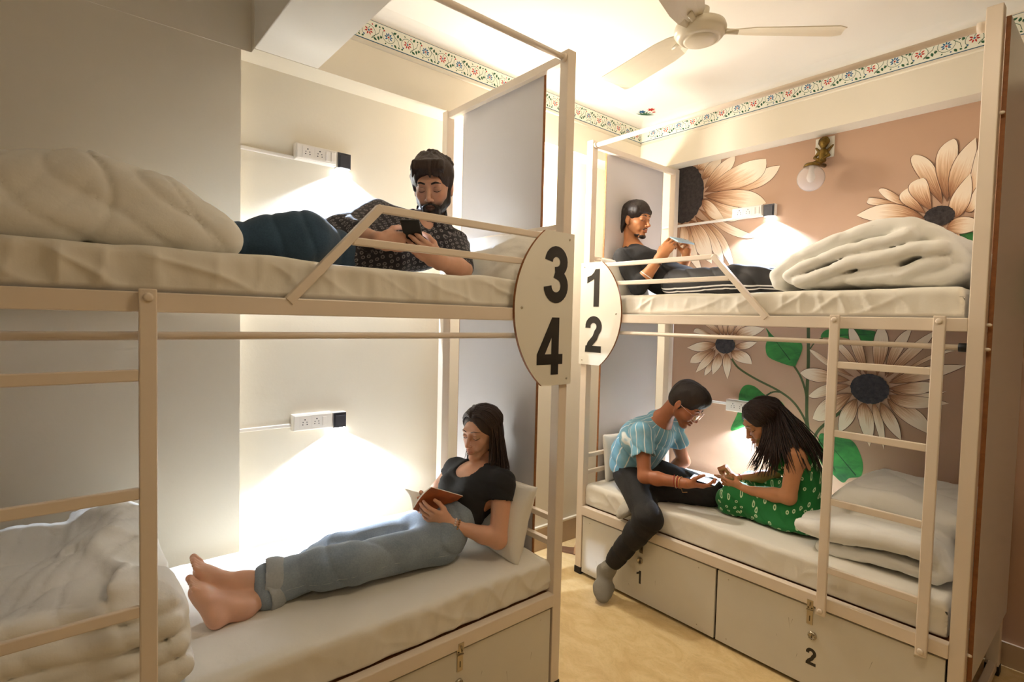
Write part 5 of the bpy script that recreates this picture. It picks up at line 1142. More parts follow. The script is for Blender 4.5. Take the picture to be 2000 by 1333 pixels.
# ---------------------------------------------------------------- bearded man (upper left bunk)
def pattern_mat(name, ground, ink, scale, r0, r1, rnd=0.35, anis=(1, 1, 1), rough=0.8, dark=None):
    m = mat(name, srgb(*ground), rough, sheen=0.1); nt = m.node_tree; b = nt.nodes['Principled BSDF']
    at = nd(nt, 'ShaderNodeAttribute', attribute_name='fab'); mp = nd(nt, 'ShaderNodeMapping', inp={'Scale': anis}); nt.links.new(at.outputs['Vector'], mp.inputs['Vector'])
    v = nd(nt, 'ShaderNodeTexVoronoi', voronoi_dimensions='2D', inp={'Scale': scale, 'Randomness': rnd}); nt.links.new(mp.outputs[0], v.inputs['Vector'])
    r = nd(nt, 'ShaderNodeValToRGB'); e = r.color_ramp.elements; e[0].position = 0; e[0].color = (0.15, 0.15, 0.15, 1); e[1].position = 1; e[1].color = (0, 0, 0, 1)
    for p, c in ((r0 - 0.03, 0.0), (r0, 1.0), (r1, 1.0), (r1 + 0.03, 0.0)): q = e.new(p); q.color = (c, c, c, 1)
    nt.links.new(v.outputs['Distance'], r.inputs[0])
    mx = nd(nt, 'ShaderNodeMix', data_type='RGBA'); mx.inputs[6].default_value = srgb(*ground); mx.inputs[7].default_value = srgb(*ink); nt.links.new(r.outputs[0], mx.inputs[0]); nt.links.new(mx.outputs[2], b.inputs['Base Color'])
    return m
def bearded_man():
    root = person('bearded man in a dark patterned shirt and jeans lying on the upper left bunk', (-2.02, 0.9, Z_UP))
    M = skin_mat('tan_skin', (228, 176, 148), (40, 28, 24))
    hd = Head((-1.985, 1.215, 2.112), (0.66, -0.62, -0.40), (0.24, -0.26, 0.93), 1.03)
    neck1 = A3((-2.02, 1.235, 1.965)); Rsh, Lsh = A3((-2.115, 1.035, 1.985)), A3((-1.945, 1.30, 1.865)); Rel, Rwr = A3((-2.03, 0.835, 1.885)), A3((-1.83, 0.900, 1.832)); Lel, Lwr = A3((-1.80, 1.245, 1.752)), A3((-1.755, 1.105, 1.770))
    pel, waist, chest = A3((-2.02, 0.79, 1.795)), A3((-2.03, 0.94, 1.825)), A3((-2.05, 1.10, 1.885)); lat = U(Lsh - Rsh)
    hipN, knN, anN = A3((-1.98, 0.79, 1.785)), A3((-1.83, 0.630, 1.812)), A3((-1.98, 0.33, 1.770)); hipF, knF, anF = A3((-2.12, 0.76, 1.790)), A3((-2.16, 0.50, 1.795)), A3((-2.10, 0.22, 1.790))
    B = Field(); hd.face(B, jaw=1.06); B.cone(hd.w((0, -0.04, -0.05)), neck1, 0.052, 0.058, 0.012)
    torso(B, pel, waist, chest, neck1, lat, 0.095, 0.09, 0.10); B.cone(Lsh, Rsh, 0.045, 0.045, 0.04)
    arm(B, Lsh, Lel, Lwr, (0.05, 0.040, 0.040, 0.027)); arm(B, Rsh, Rel, Rwr, (0.05, 0.040, 0.040, 0.027))
    leg(B, hipN, knN, anN, (0.08, 0.055, 0.05, 0.035)); leg(B, hipF, knF, anF, (0.08, 0.055, 0.05, 0.035))
    foot(B, anN, anN + A3((0, -0.03, -0.03)), anN + A3((0.02, -0.12, 0.02)), (0, 0.3, 1), (1, 0, 0), toes=False); foot(B, anF, anF + A3((0, -0.03, -0.03)), anF + A3((0.02, -0.12, 0.02)), (0, 0.3, 1), (1, 0, 0), toes=False)
    hand(B, Rwr, (0.16, 0.95, 0.02), (-0.85, 0.3, 0.3), 'R', (0.35, 0.5, 0.4), 1.0, thumb=0.2)
    hand(B, Lwr, (-0.08, -0.85, 0.48), (-0.8, 0.0, 0.5), 'L', (0.35, 0.5, 0.4), 1.0, thumb=0.2)
    body_mesh(B, M, root, hd, paintf=lambda P: hd.paint(P, 0.7, beard=0.9)); hd.features(B, root, M_hairblk, brow=1.35)
    # beard and moustache
    Bd = Field(); e = hd.ell
    e(Bd, (0, 0.020, -0.056), (0.0600, 0.070, 0.066), 0.02); e(Bd, (0, 0.070, -0.106), (0.034, 0.030, 0.027), 0.02)
    for x in (-1, 1): hd.cone(Bd, (x * 0.064, 0.010, -0.01), (x * 0.055, 0.012, -0.06), 0.011, 0.016, 0.02); hd.cone(Bd, (0, 0.0975, -0.0520), (x * 0.027, 0.083, -0.066), 0.0055, 0.0050, 0.006); hd.cone(Bd, (x * 0.027, 0.083, -0.066), (x * 0.024, 0.080, -0.095), 0.0055, 0.010, 0.01)
    e(Bd, (0, 0.108, -0.067), (0.022, 0.03, 0.0095), 0.004, 's'); e(Bd, (0, 0.082, -0.005), (0.056, 0.055, 0.046), 0.014, 's')
    for x in (-1, 1): e(Bd, (x * 0.036, 0.075, -0.035), (0.020, 0.03, 0.026), 0.01, 's')
    hd.cone(Bd, (0, 0.0985, -0.0525), (-0.02, 0.09, -0.058), 0.0045, 0.0042, 0.004); hd.cone(Bd, (0, 0.0985, -0.0525), (0.02, 0.09, -0.058), 0.0045, 0.0042, 0.004)
    Bd.disp += [lambda P: 0.0012 * np.sin(P[:, 0] * 900) * np.sin(P[:, 1] * 800) * np.sin(P[:, 2] * 850)]
    cloth('beard', Bd, M_hairblk, root, 0.0035)
    H = Field(); e(H, (0, -0.012, 0.050), (0.089, 0.102, 0.084)); e(H, (0.01, 0.025, 0.088), (0.066, 0.056, 0.036), 0.02); e(H, (0, -0.055, -0.01), (0.076, 0.055, 0.07), 0.03)
    for x in (-1, 1): hd.cone(H, (x * 0.078, 0.008, 0.04), (x * 0.074, 0.008, -0.012), 0.014, 0.008, 0.012)
    e(H, (-0.014, 0.122, 0.002), (0.062, 0.072, 0.084), 0.008, 's'); e(H, (0.022, 0.122, -0.002), (0.056, 0.07, 0.076), 0.008, 's')
    for x in (-1, 1): e(H, (x * 0.088, -0.008, -0.012), (0.014, 0.022, 0.026), 0.004, 's')
    for (x0, x1, z1) in ((-0.050, -0.062, 0.062), (-0.036, -0.050, 0.060), (-0.024, -0.036, 0.052), (-0.012, -0.026, 0.056), (0.0, -0.012, 0.050), (0.006, 0.004, 0.062), (0.022, 0.030, 0.072), (0.038, 0.052, 0.066), (0.050, 0.064, 0.050)):
        ym = lambda z: -0.012 + 0.098 * math.sqrt(max(0.02, 1 - ((z - 0.034) / 0.092) ** 2)) + 0.009
        hd.cone(H, (x0, ym(0.100), 0.104), ((x0 + x1) / 2, ym(0.085), 0.086), 0.016, 0.011, 0.004); hd.cone(H, ((x0 + x1) / 2, ym(0.085), 0.086), (x1, ym(z1) - abs(x1) * 0.28, z1), 0.010, 0.0022, 0.003)
    rs = np.random.RandomState(5)
    for q in range(46):
        az, el = rs.uniform(-170, 170), rs.uniform(15, 85); p0, p1 = scalp(hd, az, el, 1.11), scalp(hd, az + rs.uniform(-14, 14), el - rs.uniform(16, 28), 1.16)
        if abs(az) < 70 and el < 55: continue
        H.cone(p0, p1, 0.011, 0.0035, 0.004)
    H.disp += [creases(83, hd.R[0], 150, 0.0022, 1.6, 2), wr(84, (26, 26, 26), 0.0035)]; cloth('hair', H, M_hairbrn, root, 0.0042)
    # shirt
    S_ = Field(); torso(S_, A3((-2.015, 0.755, 1.795)), waist, chest, neck1, lat, 0.106, 0.102, 0.112, 0.003); S_.cone(Lsh, Rsh, 0.060, 0.060, 0.04); S_.cone(neck1 - A3((0, 0, 0.02)), (Lsh + Rsh) / 2, 0.075, 0.08, 0.04)
    S_.cone(Lsh, Lel * 0.9 + Lsh * 0.1, 0.064, 0.056, 0.025); S_.cone(Rsh, Rel, 0.064, 0.060, 0.025); S_.cone(Rel, Rel * 0.62 + Rwr * 0.38, 0.058, 0.056, 0.02)
    S_.cone(neck1 + A3((0.03, -0.03, 0.035)), hd.w((0, 0.0, -0.05)), 0.062, 0.07, 0.01, 's'); S_.ell(neck1 + A3((0.075, -0.07, -0.0)), (0.03, 0.03, 0.05), k=0.012, mode='s')
    S_.disp += [wr(91, (9, 9, 9), 0.005), creases(92, (0.6, 0.4, 0.7), 34, 0.008, 2.6)]
    sm = pattern_mat('dark_motif_cotton', (34, 32, 38), (128, 122, 122), 50, 0.16, 0.29, 0.3, (1.0, 0.72, 1))
    cloth('shirt', S_, sm, root, fab=seg_uv([(pel, neck1, 0.13, (1, 0, 0.3), 0), (Rsh, Rel, 0.06, (1, 0, 0), 1), (Rel, Rwr, 0.055, (1, 0, 0), 1), (Lsh, Lel, 0.06, (1, 0, 0), 2)]))
    C_ = Field(); C_.cone(neck1 + A3((0.0, 0, 0.03)), neck1 + A3((0.012, -0.012, 0.055)), 0.066, 0.064, 0.01); C_.cone(neck1 + A3((0.02, -0.02, 0.04)), hd.w((0, 0.01, -0.03)), 0.058, 0.075, 0.004, 's'); C_.ell(neck1 + A3((0.075, -0.075, 0.04)), (0.03, 0.03, 0.06), k=0.004, mode='s')
    cloth('collar', C_, M_black_tee, root, 0.0045)
    Jn = Field(); leg(Jn, hipN, knN, anN, (0.088, 0.082, 0.076, 0.058)); leg(Jn, hipF, knF, anF, (0.088, 0.080, 0.076, 0.062)); Jn.cone(hipN, hipF, 0.088, 0.088, 0.04); Jn.cone(pel, hipF, 0.09, 0.088, 0.03)
    Jn.disp += [wr(95, (8, 8, 8), 0.006), creases(96, (0.3, 0.9, 0.3), 30, 0.007, 2.4)]
    cloth('jeans', Jn, denim('dark_blue_denim', (38, 62, 84), (62, 90, 114)), root)
    rg = MB(); d = U(A3((0.16, 0.95, 0.02))); ring(rg, Rwr + d * 0.115 + A3((0.004, 0, -0.018)), d, 0.0098, 0.0018, 16); rg.build('silver_ring', M_steel, root, smooth=True)
    adopt(root)
    ph = thing('phone', 'black phone held by the bearded man on the upper left bunk', 'phone', (-1.772, 1.015, 1.852))
    ax, az = (0.73, 0.68, 0.0), (0.49, -0.52, 0.69)
    slab_obj('phone_body', (-1.785, 1.012, 1.856), ax, az, 0.072, 0.148, 0.009, M_phone, ph, 0.004); slab_obj('screen', (-1.7875, 1.0147, 1.8597), ax, az, 0.066, 0.138, 0.0012, M_screen, ph, 0)
    adopt(ph)
bearded_man()

# ---------------------------------------------------------------- man in black (upper right bunk)
def man_in_black():
    root = person('man in black t-shirt and striped track pants with a phone on the upper right bunk', (-1.9, 2.84, Z_UP))
    M = skin_mat('brown_skin', (206, 140, 92), (52, 34, 26))
    hd = Head((-2.160, 2.845, 2.216), (0.93, 0.04, -0.14), (0.13, 0.01, 0.97), 0.97)
    neck1 = A3((-2.178, 2.845, 2.030)); Rsh, Lsh = A3((-2.125, 2.685, 1.960)), A3((-2.105, 3.005, 1.965)); Rel, Rwr = A3((-1.965, 2.635, 1.768)), A3((-1.852, 2.690, 1.945)); Lel, Lwr = A3((-1.94, 3.015, 1.80)), A3((-1.835, 2.93, 1.955))
    pel, waist, chest = A3((-1.80, 2.84, 1.795)), A3((-1.93, 2.84, 1.835)), A3((-2.065, 2.84, 1.915)); lat = (0, 1, 0)
    hR, kR, aR = A3((-1.78, 2.755, 1.785)), A3((-1.43, 2.75, 1.795)), A3((-1.06, 2.76, 1.762)); hL, kL, aL = A3((-1.78, 2.925, 1.785)), A3((-1.43, 2.92, 1.805)), A3((-1.06, 2.91, 1.762))
    B = Field(); hd.face(B, jaw=0.96, nose=1.05); B.cone(hd.w((0, -0.045, -0.05)), neck1, 0.044, 0.048, 0.012)
    torso(B, pel, waist, chest, neck1, lat, 0.085, 0.078, 0.09); B.cone(Lsh, Rsh, 0.042, 0.042, 0.04); B.cone(neck1, (Lsh + Rsh) / 2, 0.055, 0.06, 0.04)
    arm(B, Lsh, Lel, Lwr, (0.046, 0.036, 0.038, 0.025)); arm(B, Rsh, Rel, Rwr, (0.046, 0.036, 0.038, 0.025)); leg(B, hR, kR, aR, (0.07, 0.05, 0.05, 0.03)); leg(B, hL, kL, aL, (0.07, 0.05, 0.05, 0.03))
    for a_ in (aR, aL): foot(B, a_, a_ + A3((0.04, 0, -0.02)), a_ + A3((0.07, 0, 0.16)), (-1, 0, 0.3), (0, 1, 0), toes=False) if False else B.cone(a_, a_ + A3((0.05, 0, 0.01)), 0.03, 0.03)
    hand(B, Rwr, (0.38, 0.42, 0.80), (-0.35, 0.85, -0.15), 'R', (0.45, 0.7, 0.5), 0.98, thumb=0.25); hand(B, Lwr, (0.34, -0.42, 0.70), (-0.40, -0.80, -0.1), 'L', (0.45, 0.7, 0.5), 0.98, thumb=0.25)
    body_mesh(B, M, root, hd, paintf=lambda P: hd.paint(P, 0.6, beard=0.12)); hd.features(B, root, M_hairblk, brow=1.25)
    Bd = Field(); hd.ell(Bd, (0, 0.075, -0.1055), (0.027, 0.0205, 0.0160), 0.01); hd.ell(Bd, (0, 0.048, -0.097), (0.036, 0.034, 0.0165), 0.012); hd.ell(Bd, (0, 0.110, -0.078), (0.03, 0.04, 0.016), 0.004, 's')
    for x in (-1, 1): hd.cone(Bd, (0, 0.0985, -0.0525), (x * 0.025, 0.085, -0.0625), 0.0044, 0.0034, 0.003)
    cloth('beard', Bd, M_hairblk, root, 0.0032)
    H = Field(); e = hd.ell; e(H, (0, -0.012, 0.050), (0.086, 0.106, 0.086)); e(H, (0, -0.070, -0.015), (0.070, 0.045, 0.085), 0.03); e(H, (0, -0.078, -0.075), (0.052, 0.030, 0.045), 0.03)
    for x in (-1, 1): e(H, (x * 0.070, 0.02, 0.058), (0.024, 0.050, 0.034), 0.02); hd.cone(H, (x * 0.074, -0.035, 0.0), (x * 0.060, -0.058, -0.09), 0.016, 0.014, 0.02)
    e(H, (0, 0.128, -0.008), (0.066, 0.078, 0.062), 0.008, 's')
    for x in (-1, 1): e(H, (x * 0.088, -0.006, -0.014), (0.018, 0.021, 0.030), 0.004, 's')
    H.disp += [creases(103, hd.R[1], 120, 0.0018, 1.6, 2), wr(104, (24, 24, 24), 0.003)]; cloth('hair', H, M_hairblk, root, 0.0042)
    for x, sd in ((1, 19), (-1, 20)):
        G = [[scalp(hd, x * 8, 78, 1.04), scalp(hd, x * a, 58, 1.07), scalp(hd, x * b, 36, 1.09), scalp(hd, x * c, d_, 1.06)] for a, b, c, d_ in ((14, 18, 26, 10), (30, 36, 46, 2), (50, 56, 66, 0))]
        hair_tubes('fringe', G, 60, M_hairblk, root, 0.003, 0.0028, sd, wave=0.003, res=9)
    T = Field(); torso(T, A3((-1.79, 2.84, 1.80)), waist, chest, neck1, lat, 0.096, 0.094, 0.104, 0.003); T.cone(Lsh, Rsh, 0.054, 0.054, 0.04); T.cone(neck1 - A3((0, 0, 0.03)), (Lsh + Rsh) / 2, 0.07, 0.075, 0.04)
    T.cone(Rsh, Rel, 0.058, 0.052, 0.025); T.cone(Lsh, Lel, 0.058, 0.052, 0.025); T.cone(Rel, Rel * 0.8 + Rwr * 0.2, 0.051, 0.050, 0.01); T.cone(Lel, Lel * 0.8 + Lwr * 0.2, 0.051, 0.050, 0.01)
    T.cone(neck1 + A3((0.012, 0, 0.018)), hd.w((0, -0.01, -0.06)), 0.060, 0.07, 0.006, 's'); T.ell(neck1 + A3((0.055, 0, -0.012)), (0.03, 0.045, 0.03), k=0.01, mode='s')
    T.disp += [wr(111, (9, 9, 9), 0.004), creases(112, (0.8, 0.3, 0.5), 36, 0.006, 2.6)]; cloth('t_shirt', T, M_black_tee, root)
    Pn = Field(); Pn.cone(pel, (hR + hL) / 2, 0.094, 0.094, 0.03, n=lat, f=0.66); leg(Pn, hR, kR, aR, (0.086, 0.078, 0.072, 0.06), 0.0); leg(Pn, hL, kL, aL, (0.086, 0.078, 0.072, 0.06), 0.0)
    Pn.disp += [wr(115, (7, 9, 9), 0.006), creases(116, (0.7, 0.3, 0.6), 26, 0.006, 2.4)]
    pm = mat('black_track_fabric', srgb(30, 28, 28), 0.7); nt = pm.node_tree; at = nd(nt, 'ShaderNodeAttribute', attribute_name='fab'); sp = nd(nt, 'ShaderNodeSeparateXYZ'); nt.links.new(at.outputs['Vector'], sp.inputs[0])
    md = nd(nt, 'ShaderNodeMath', operation='ADD', inp={1: 0.0}); nt.links.new(sp.outputs[0], md.inputs[0]); r = nd(nt, 'ShaderNodeValToRGB'); r.color_ramp.interpolation = 'CONSTANT'; el = r.color_ramp.elements; el[0].position = 0; el[0].color = srgb(30, 28, 28); el[1].position = 0.40; el[1].color = srgb(226, 222, 218)
    for p, w in ((0.46, 0), (0.54, 1), (0.60, 0)): q = el.new(p); q.color = srgb(226, 222, 218) if w else srgb(30, 28, 28)
    mr = nd(nt, 'ShaderNodeMapRange', inp={'From Min': -0.065, 'From Max': 0.065}); nt.links.new(md.outputs[0], mr.inputs['Value']); nt.links.new(mr.outputs[0], r.inputs[0]); nt.links.new(r.outputs[0], nt.nodes['Principled BSDF'].inputs['Base Color'])
    cloth('track_pants', Pn, pm, root, fab=seg_uv([(hR, kR, 0.075, (0, -0.86, -0.5), 1), (kR, aR, 0.07, (0, -0.86, -0.5), 1), (hL, aL, 0.075, (0, 0.9, -0.4), 1)]))
    mb = MB(); d = U(Rwr - Rel); ring(mb, Rel * 0.62 + Rwr * 0.38, d, 0.0405, 0.0030, 30); mb.build('white_band', mat('white_band', srgb(240, 234, 226), 0.5), root, smooth=True)
    mb = MB(); q = V(d).to_track_quat('Z', 'Y').to_matrix(); c_ = V(Rel * 0.18 + Rwr * 0.82)
    for k in range(16): mb.sphere(c_ + q @ V((0.031 * math.cos(k * PI / 8), 0.031 * math.sin(k * PI / 8), 0)), 0.005, 0, 8, 6)
    mb.build('bead_bracelet', mat('dark_beads', srgb(70, 40, 26), 0.3), root, smooth=True, kind='stuff')
    adopt(root)
    ph = thing('phone', 'pale phone held sideways by the man in black on the upper right bunk', 'phone', (-1.79, 2.81, 2.045))
    ax, az = (0.10, 0.99, 0.0), (-0.88, 0.08, 0.46); slab_obj('phone_body', (-1.795, 2.815, 2.045), ax, az, 0.150, 0.074, 0.009, mat('pale_blue_case', srgb(176, 206, 224), 0.3), ph, 0.004)
    slab_obj('screen', (-1.7973, 2.815, 2.0495), ax, az, 0.140, 0.067, 0.0012, M_screen, ph, 0); adopt(ph)
man_in_black()

# ---------------------------------------------------------------- man in blue striped shirt (lower right bunk)
def striped_man():
    root = person('man with glasses in a light blue striped shirt on the lower right bunk', (-1.95, 2.66, Z_LO))
    M = skin_mat('deep_brown_skin', (184, 118, 82), (46, 30, 24))
    hd = Head((-1.632, 2.655, 1.108), (0.76, 0.10, -0.60), (0.60, 0.12, 0.79), 0.98)
    neck1 = A3((-1.790, 2.665, 0.990)); Rsh, Lsh = A3((-1.815, 2.515, 0.930)), A3((-1.815, 2.815, 0.925)); Rel, Rwr = A3((-1.745, 2.455, 0.705)), A3((-1.520, 2.515, 0.712)); Lel, Lwr = A3((-1.78, 2.90, 0.715)), A3((-1.86, 2.84, 0.640))
    pel, waist, chest = A3((-2.00, 2.68, 0.655)), A3((-1.975, 2.675, 0.760)), A3((-1.895, 2.668, 0.880)); lat = (0, 1, 0.0)
    hR, kR, aR = A3((-1.945, 2.60, 0.635)), A3((-1.655, 2.375, 0.515)), A3((-1.880, 2.335, 0.170)); hL, kL, aL = A3((-1.965, 2.76, 0.645)), A3((-1.515, 2.735, 0.625)), A3((-1.78, 2.51, 0.600))
    B = Field(); hd.face(B, jaw=0.98, smile=0.8); B.cone(hd.w((0, -0.045, -0.05)), neck1, 0.044, 0.048, 0.012)
    torso(B, pel, waist, chest, neck1, lat, 0.09, 0.08, 0.09); B.cone(Lsh, Rsh, 0.042, 0.042, 0.04); B.cone(neck1, (Lsh + Rsh) / 2, 0.052, 0.06, 0.04)
    arm(B, Lsh, Lel, Lwr, (0.045, 0.036, 0.036, 0.024)); arm(B, Rsh, Rel, Rwr, (0.045, 0.036, 0.036, 0.024)); leg(B, hR, kR, aR, (0.075, 0.05, 0.045, 0.032)); leg(B, hL, kL, aL, (0.075, 0.05, 0.045, 0.032))
    hand(B, Rwr, (0.95, 0.22, 0.05), (0.0, 0.35, 0.92), 'R', (0.20, 0.45, 0.4), 0.98, thumb=0.2); hand(B, Lwr, (0.5, -0.75, -0.15), (0.1, 0.0, -0.95), 'L', (0.3, 0.4, 0.3), 0.95)
    foot(B, aR, (-1.925, 2.355, 0.140), (-1.850, 2.255, 0.022), (0.6, -0.5, 0.5), (0.1, 0.9, 0.1), 0.9, toes=False); foot(B, aL, (-1.80, 2.485, 0.575), (-1.870, 2.395, 0.455), (0.5, 0.6, 0.3), (0.3, -0.1, -0.8), 0.9, toes=False)
    body_mesh(B, M, root, hd, paintf=lambda P: hd.paint(P, 0.6, beard=0.25, smile=0.8)); hd.features(B, root, M_hairblk, brow=1.25)
    mb = MB()
    for x in np.linspace(-0.016, 0.016, 9): mb.sphere(V(hd.w((x, 0.0945 - abs(x) * 0.25, -0.0655 + abs(x) * 0.15))), 0.0026, 0, 8, 6, (1, 1, 1.2))
    mb.build('teeth', mat('teeth', srgb(236, 228, 214), 0.3), root, smooth=True, kind='stuff')
    H = Field(); e = hd.ell; e(H, (0, -0.014, 0.052), (0.086, 0.104, 0.086)); e(H, (0, 0.035, 0.090), (0.066, 0.070, 0.045), 0.03); e(H, (0, -0.05, 0.0), (0.076, 0.055, 0.062), 0.03)
    for x in (-1, 1): hd.cone(H, (x * 0.076, 0.006, 0.035), (x * 0.073, 0.004, -0.022), 0.012, 0.006, 0.012)
    e(H, (0, 0.130, -0.012), (0.066, 0.078, 0.064), 0.008, 's')
    for x in (-1, 1): e(H, (x * 0.088, -0.008, -0.012), (0.016, 0.020, 0.028), 0.004, 's')
    H.disp += [creases(123, hd.R[0], 140, 0.002, 1.6, 2), wr(124, (30, 30, 30), 0.003)]; cloth('hair', H, M_hairblk, root, 0.0042)
    G = [[scalp(hd, a * 0.6, 86, 1.05), scalp(hd, a, 60, 1.10), scalp(hd, a, 38, 1.10), scalp(hd, a, 22, 1.05)] for a in (-55, -28, 0, 28, 55)]
    hair_tubes('fringe', G, 120, M_hairblk, root, 0.003, 0.0030, 29, wave=0.002, res=9)
    # glasses
    gl = MB(); fm = mat('pink_metal_frame', srgb(226, 178, 168), 0.25, metal=0.6); lens = MB()
    for x in (-1, 1):
        P = [hd.w((x * 0.036 + 0.0255 * math.cos(a), 0.108 - 0.012 * abs(math.cos(a)) * (1 if math.cos(a) * x > 0 else 0), -0.002 + 0.0225 * math.sin(a))) for a in np.linspace(0, 2 * PI, 29)]
        gl.tube(P, 0.0014, 6, caps=False); gl.tube([hd.w((x * 0.061, 0.096, 0.004)), hd.w((x * 0.078, 0.05, 0.004)), hd.w((x * 0.082, 0.0, 0.004)), hd.w((x * 0.080, -0.02, -0.012))], 0.0016, 6)
        lens.add([hd.w((x * 0.036, 0.1075, -0.002))] + P[:-1], [(0, i + 1, (i + 1) % 28 + 1) for i in range(28)])
    gl.tube([hd.w((-0.0115, 0.109, 0.004)), hd.w((0, 0.112, 0.007)), hd.w((0.0115, 0.109, 0.004))], 0.0014, 6)
    g_ = thing('glasses', 'thin pink-framed glasses worn by the man in the blue striped shirt', 'glasses', tuple(hd.w((0, 0.11, 0))))
    gl.build('frame', fm, g_, smooth=True, kind='stuff'); gm = mat('spectacle_lens', (1, 1, 1, 1), 0.02, trans=1.0); gm.node_tree.nodes['Principled BSDF'].inputs['IOR'].default_value = 1.15; lens.build('lens_pair', gm, g_, kind='stuff'); adopt(g_)
    # shirt
    S_ = Field(); torso(S_, A3((-2.00, 2.68, 0.690)), waist, chest, neck1, lat, 0.112, 0.108, 0.112, 0.004); S_.cone(Lsh, Rsh, 0.058, 0.058, 0.04); S_.cone(neck1 - A3((0.03, 0, 0.02)), (Lsh + Rsh) / 2, 0.072, 0.078, 0.04)
    S_.cone(Rsh, Rsh * 0.38 + Rel * 0.62, 0.064, 0.068, 0.025); S_.cone(Lsh, Lsh * 0.38 + Lel * 0.62, 0.064, 0.068, 0.025); S_.cone(Rsh * 0.2 + Rel * 0.8, Rel, 0.09, 0.09, 0.0, 's'); S_.cone(Lsh * 0.2 + Lel * 0.8, Lel, 0.09, 0.09, 0.0, 's')
    S_.cone(A3((-1.90, 2.67, 0.74)), A3((-1.84, 2.67, 0.86)), 0.075, 0.08, 0.05, n=lat, f=0.7)
    S_.cone(neck1 + A3((0.022, 0, 0.012)), hd.w((0, -0.01, -0.06)), 0.060, 0.066, 0.006, 's')
    S_.cone(A3((-2.02, 2.60, 0.625)), A3((-2.02, 2.78, 0.625)), 0.05, 0.05, 0.02, 's')
    S_.disp += [wr(131, (9, 9, 9), 0.005), creases(132, (0.7, 0.3, 0.6), 32, 0.009, 2.6)]
    sm = mat('light_blue_striped_cotton', srgb(128, 178, 200), 0.85, sheen=0.1); nt = sm.node_tree; at = nd(nt, 'ShaderNodeAttribute', attribute_name='fab'); sp = nd(nt, 'ShaderNodeSeparateXYZ'); nt.links.new(at.outputs['Vector'], sp.inputs[0])
    n = nd(nt, 'ShaderNodeTexNoise', inp={'Scale': 14, 'Detail': 2}); nt.links.new(at.outputs['Vector'], n.inputs['Vector']); a = nd(nt, 'ShaderNodeMath', operation='MULTIPLY_ADD', inp={1: 0.02}); nt.links.new(n.outputs['Fac'], a.inputs[0]); nt.links.new(sp.outputs[0], a.inputs[2])
    p_ = nd(nt, 'ShaderNodeMath', operation='PINGPONG', inp={1: 0.0225}); nt.links.new(a.outputs[0], p_.inputs[0]); lt = nd(nt, 'ShaderNodeMapRange', inp={'From Min': 0.0016, 'From Max': 0.0034, 'To Min': 1, 'To Max': 0}); nt.links.new(p_.outputs[0], lt.inputs['Value'])
    n3 = nd(nt, 'ShaderNodeTexNoise', inp={'Scale': 11, 'Detail': 3}); nt.links.new(at.outputs['Vector'], n3.inputs['Vector']); r3 = nd(nt, 'ShaderNodeMapRange', inp={'From Min': 0.5, 'From Max': 0.75, 'To Min': 0, 'To Max': 0.55}); nt.links.new(n3.outputs['Fac'], r3.inputs['Value'])
    m1 = nd(nt, 'ShaderNodeMix', data_type='RGBA'); m1.inputs[6].default_value = srgb(120, 174, 198); m1.inputs[7].default_value = srgb(176, 212, 222); nt.links.new(r3.outputs[0], m1.inputs[0])
    m2 = nd(nt, 'ShaderNodeMix', data_type='RGBA'); m2.inputs[7].default_value = srgb(232, 236, 232); nt.links.new(m1.outputs[2], m2.inputs[6]); nt.links.new(lt.outputs[0], m2.inputs[0]); nt.links.new(m2.outputs[2], nt.nodes['Principled BSDF'].inputs['Base Color'])
    cloth('shirt', S_, sm, root, fab=seg_uv([(pel, chest, 0.13, (0, -1, 0), 0), (chest, neck1, 0.12, (0, -1, 0), 0), (Rsh, Rel, 0.065, (0, -1, 0), 1), (Lsh, Lel, 0.065, (0, 1, 0), 2)]))
    # trousers, socks
    P_ = Field(); leg(P_, hR, kR, aR * 0.86 + kR * 0.14, (0.095, 0.074, 0.066, 0.050)); leg(P_, hL, kL, aL * 0.8 + kL * 0.2, (0.092, 0.076, 0.068, 0.055)); P_.cone(hR, hL, 0.092, 0.092, 0.04); P_.cone(pel, pel + A3((0.01, 0, 0.05)), 0.10, 0.098, 0.03, n=lat, f=0.72)
    P_.disp += [wr(135, (9, 9, 9), 0.004), creases(136, (0.5, 0.3, 0.8), 34, 0.006, 2.4)]
    cloth('trousers', P_, mat('black_denim', srgb(32, 30, 30), 0.85, bump=0.2, bscale=120, vary=0.2, vscale=40), root)
    K = Field(); foot(K, aR, (-1.925, 2.355, 0.140), (-1.850, 2.255, 0.022), (0.6, -0.5, 0.5), (0.1, 0.9, 0.1), 1.02, toes=False); K.cone(aR, aR * 0.75 + kR * 0.25, 0.037, 0.040, 0.02)
    cloth('sock', K, mat('grey_knit', srgb(142, 138, 128), 0.9, bump=0.3, bscale=150), root, 0.0045)
    K = Field(); foot(K, aL, (-1.80, 2.485, 0.575), (-1.870, 2.395, 0.455), (0.5, 0.6, 0.3), (0.3, -0.1, -0.8), 1.02, toes=False); cloth('sock', K, mat('pale_grey_knit', srgb(190, 184, 170), 0.9, bump=0.3, bscale=150), root, 0.0045)['label'] = 'paler grey sock'
    mb = MB(); d = U(Rwr - Rel)
    for k, (c, t_) in enumerate((((214, 160, 84), 0.0018), ((196, 60, 44), 0.0016), ((224, 196, 150), 0.0018), ((150, 50, 40), 0.002))):
        ring(mb, Rwr * (0.86 - 0.045 * k) + Rel * (0.14 + 0.045 * k), d + A3((0.0, 0.1 * (k - 1.5), 0.12 * (k % 2))), 0.0305 + 0.001 * k, t_, 24, k)
    mb.tube([Rwr * 0.9 + Rel * 0.1 + A3((0, -0.01, -0.028)), Rwr * 0.9 + Rel * 0.1 + A3((0.01, -0.015, -0.045)), Rwr + A3((0.012, -0.015, -0.04))], 0.0012, 5)
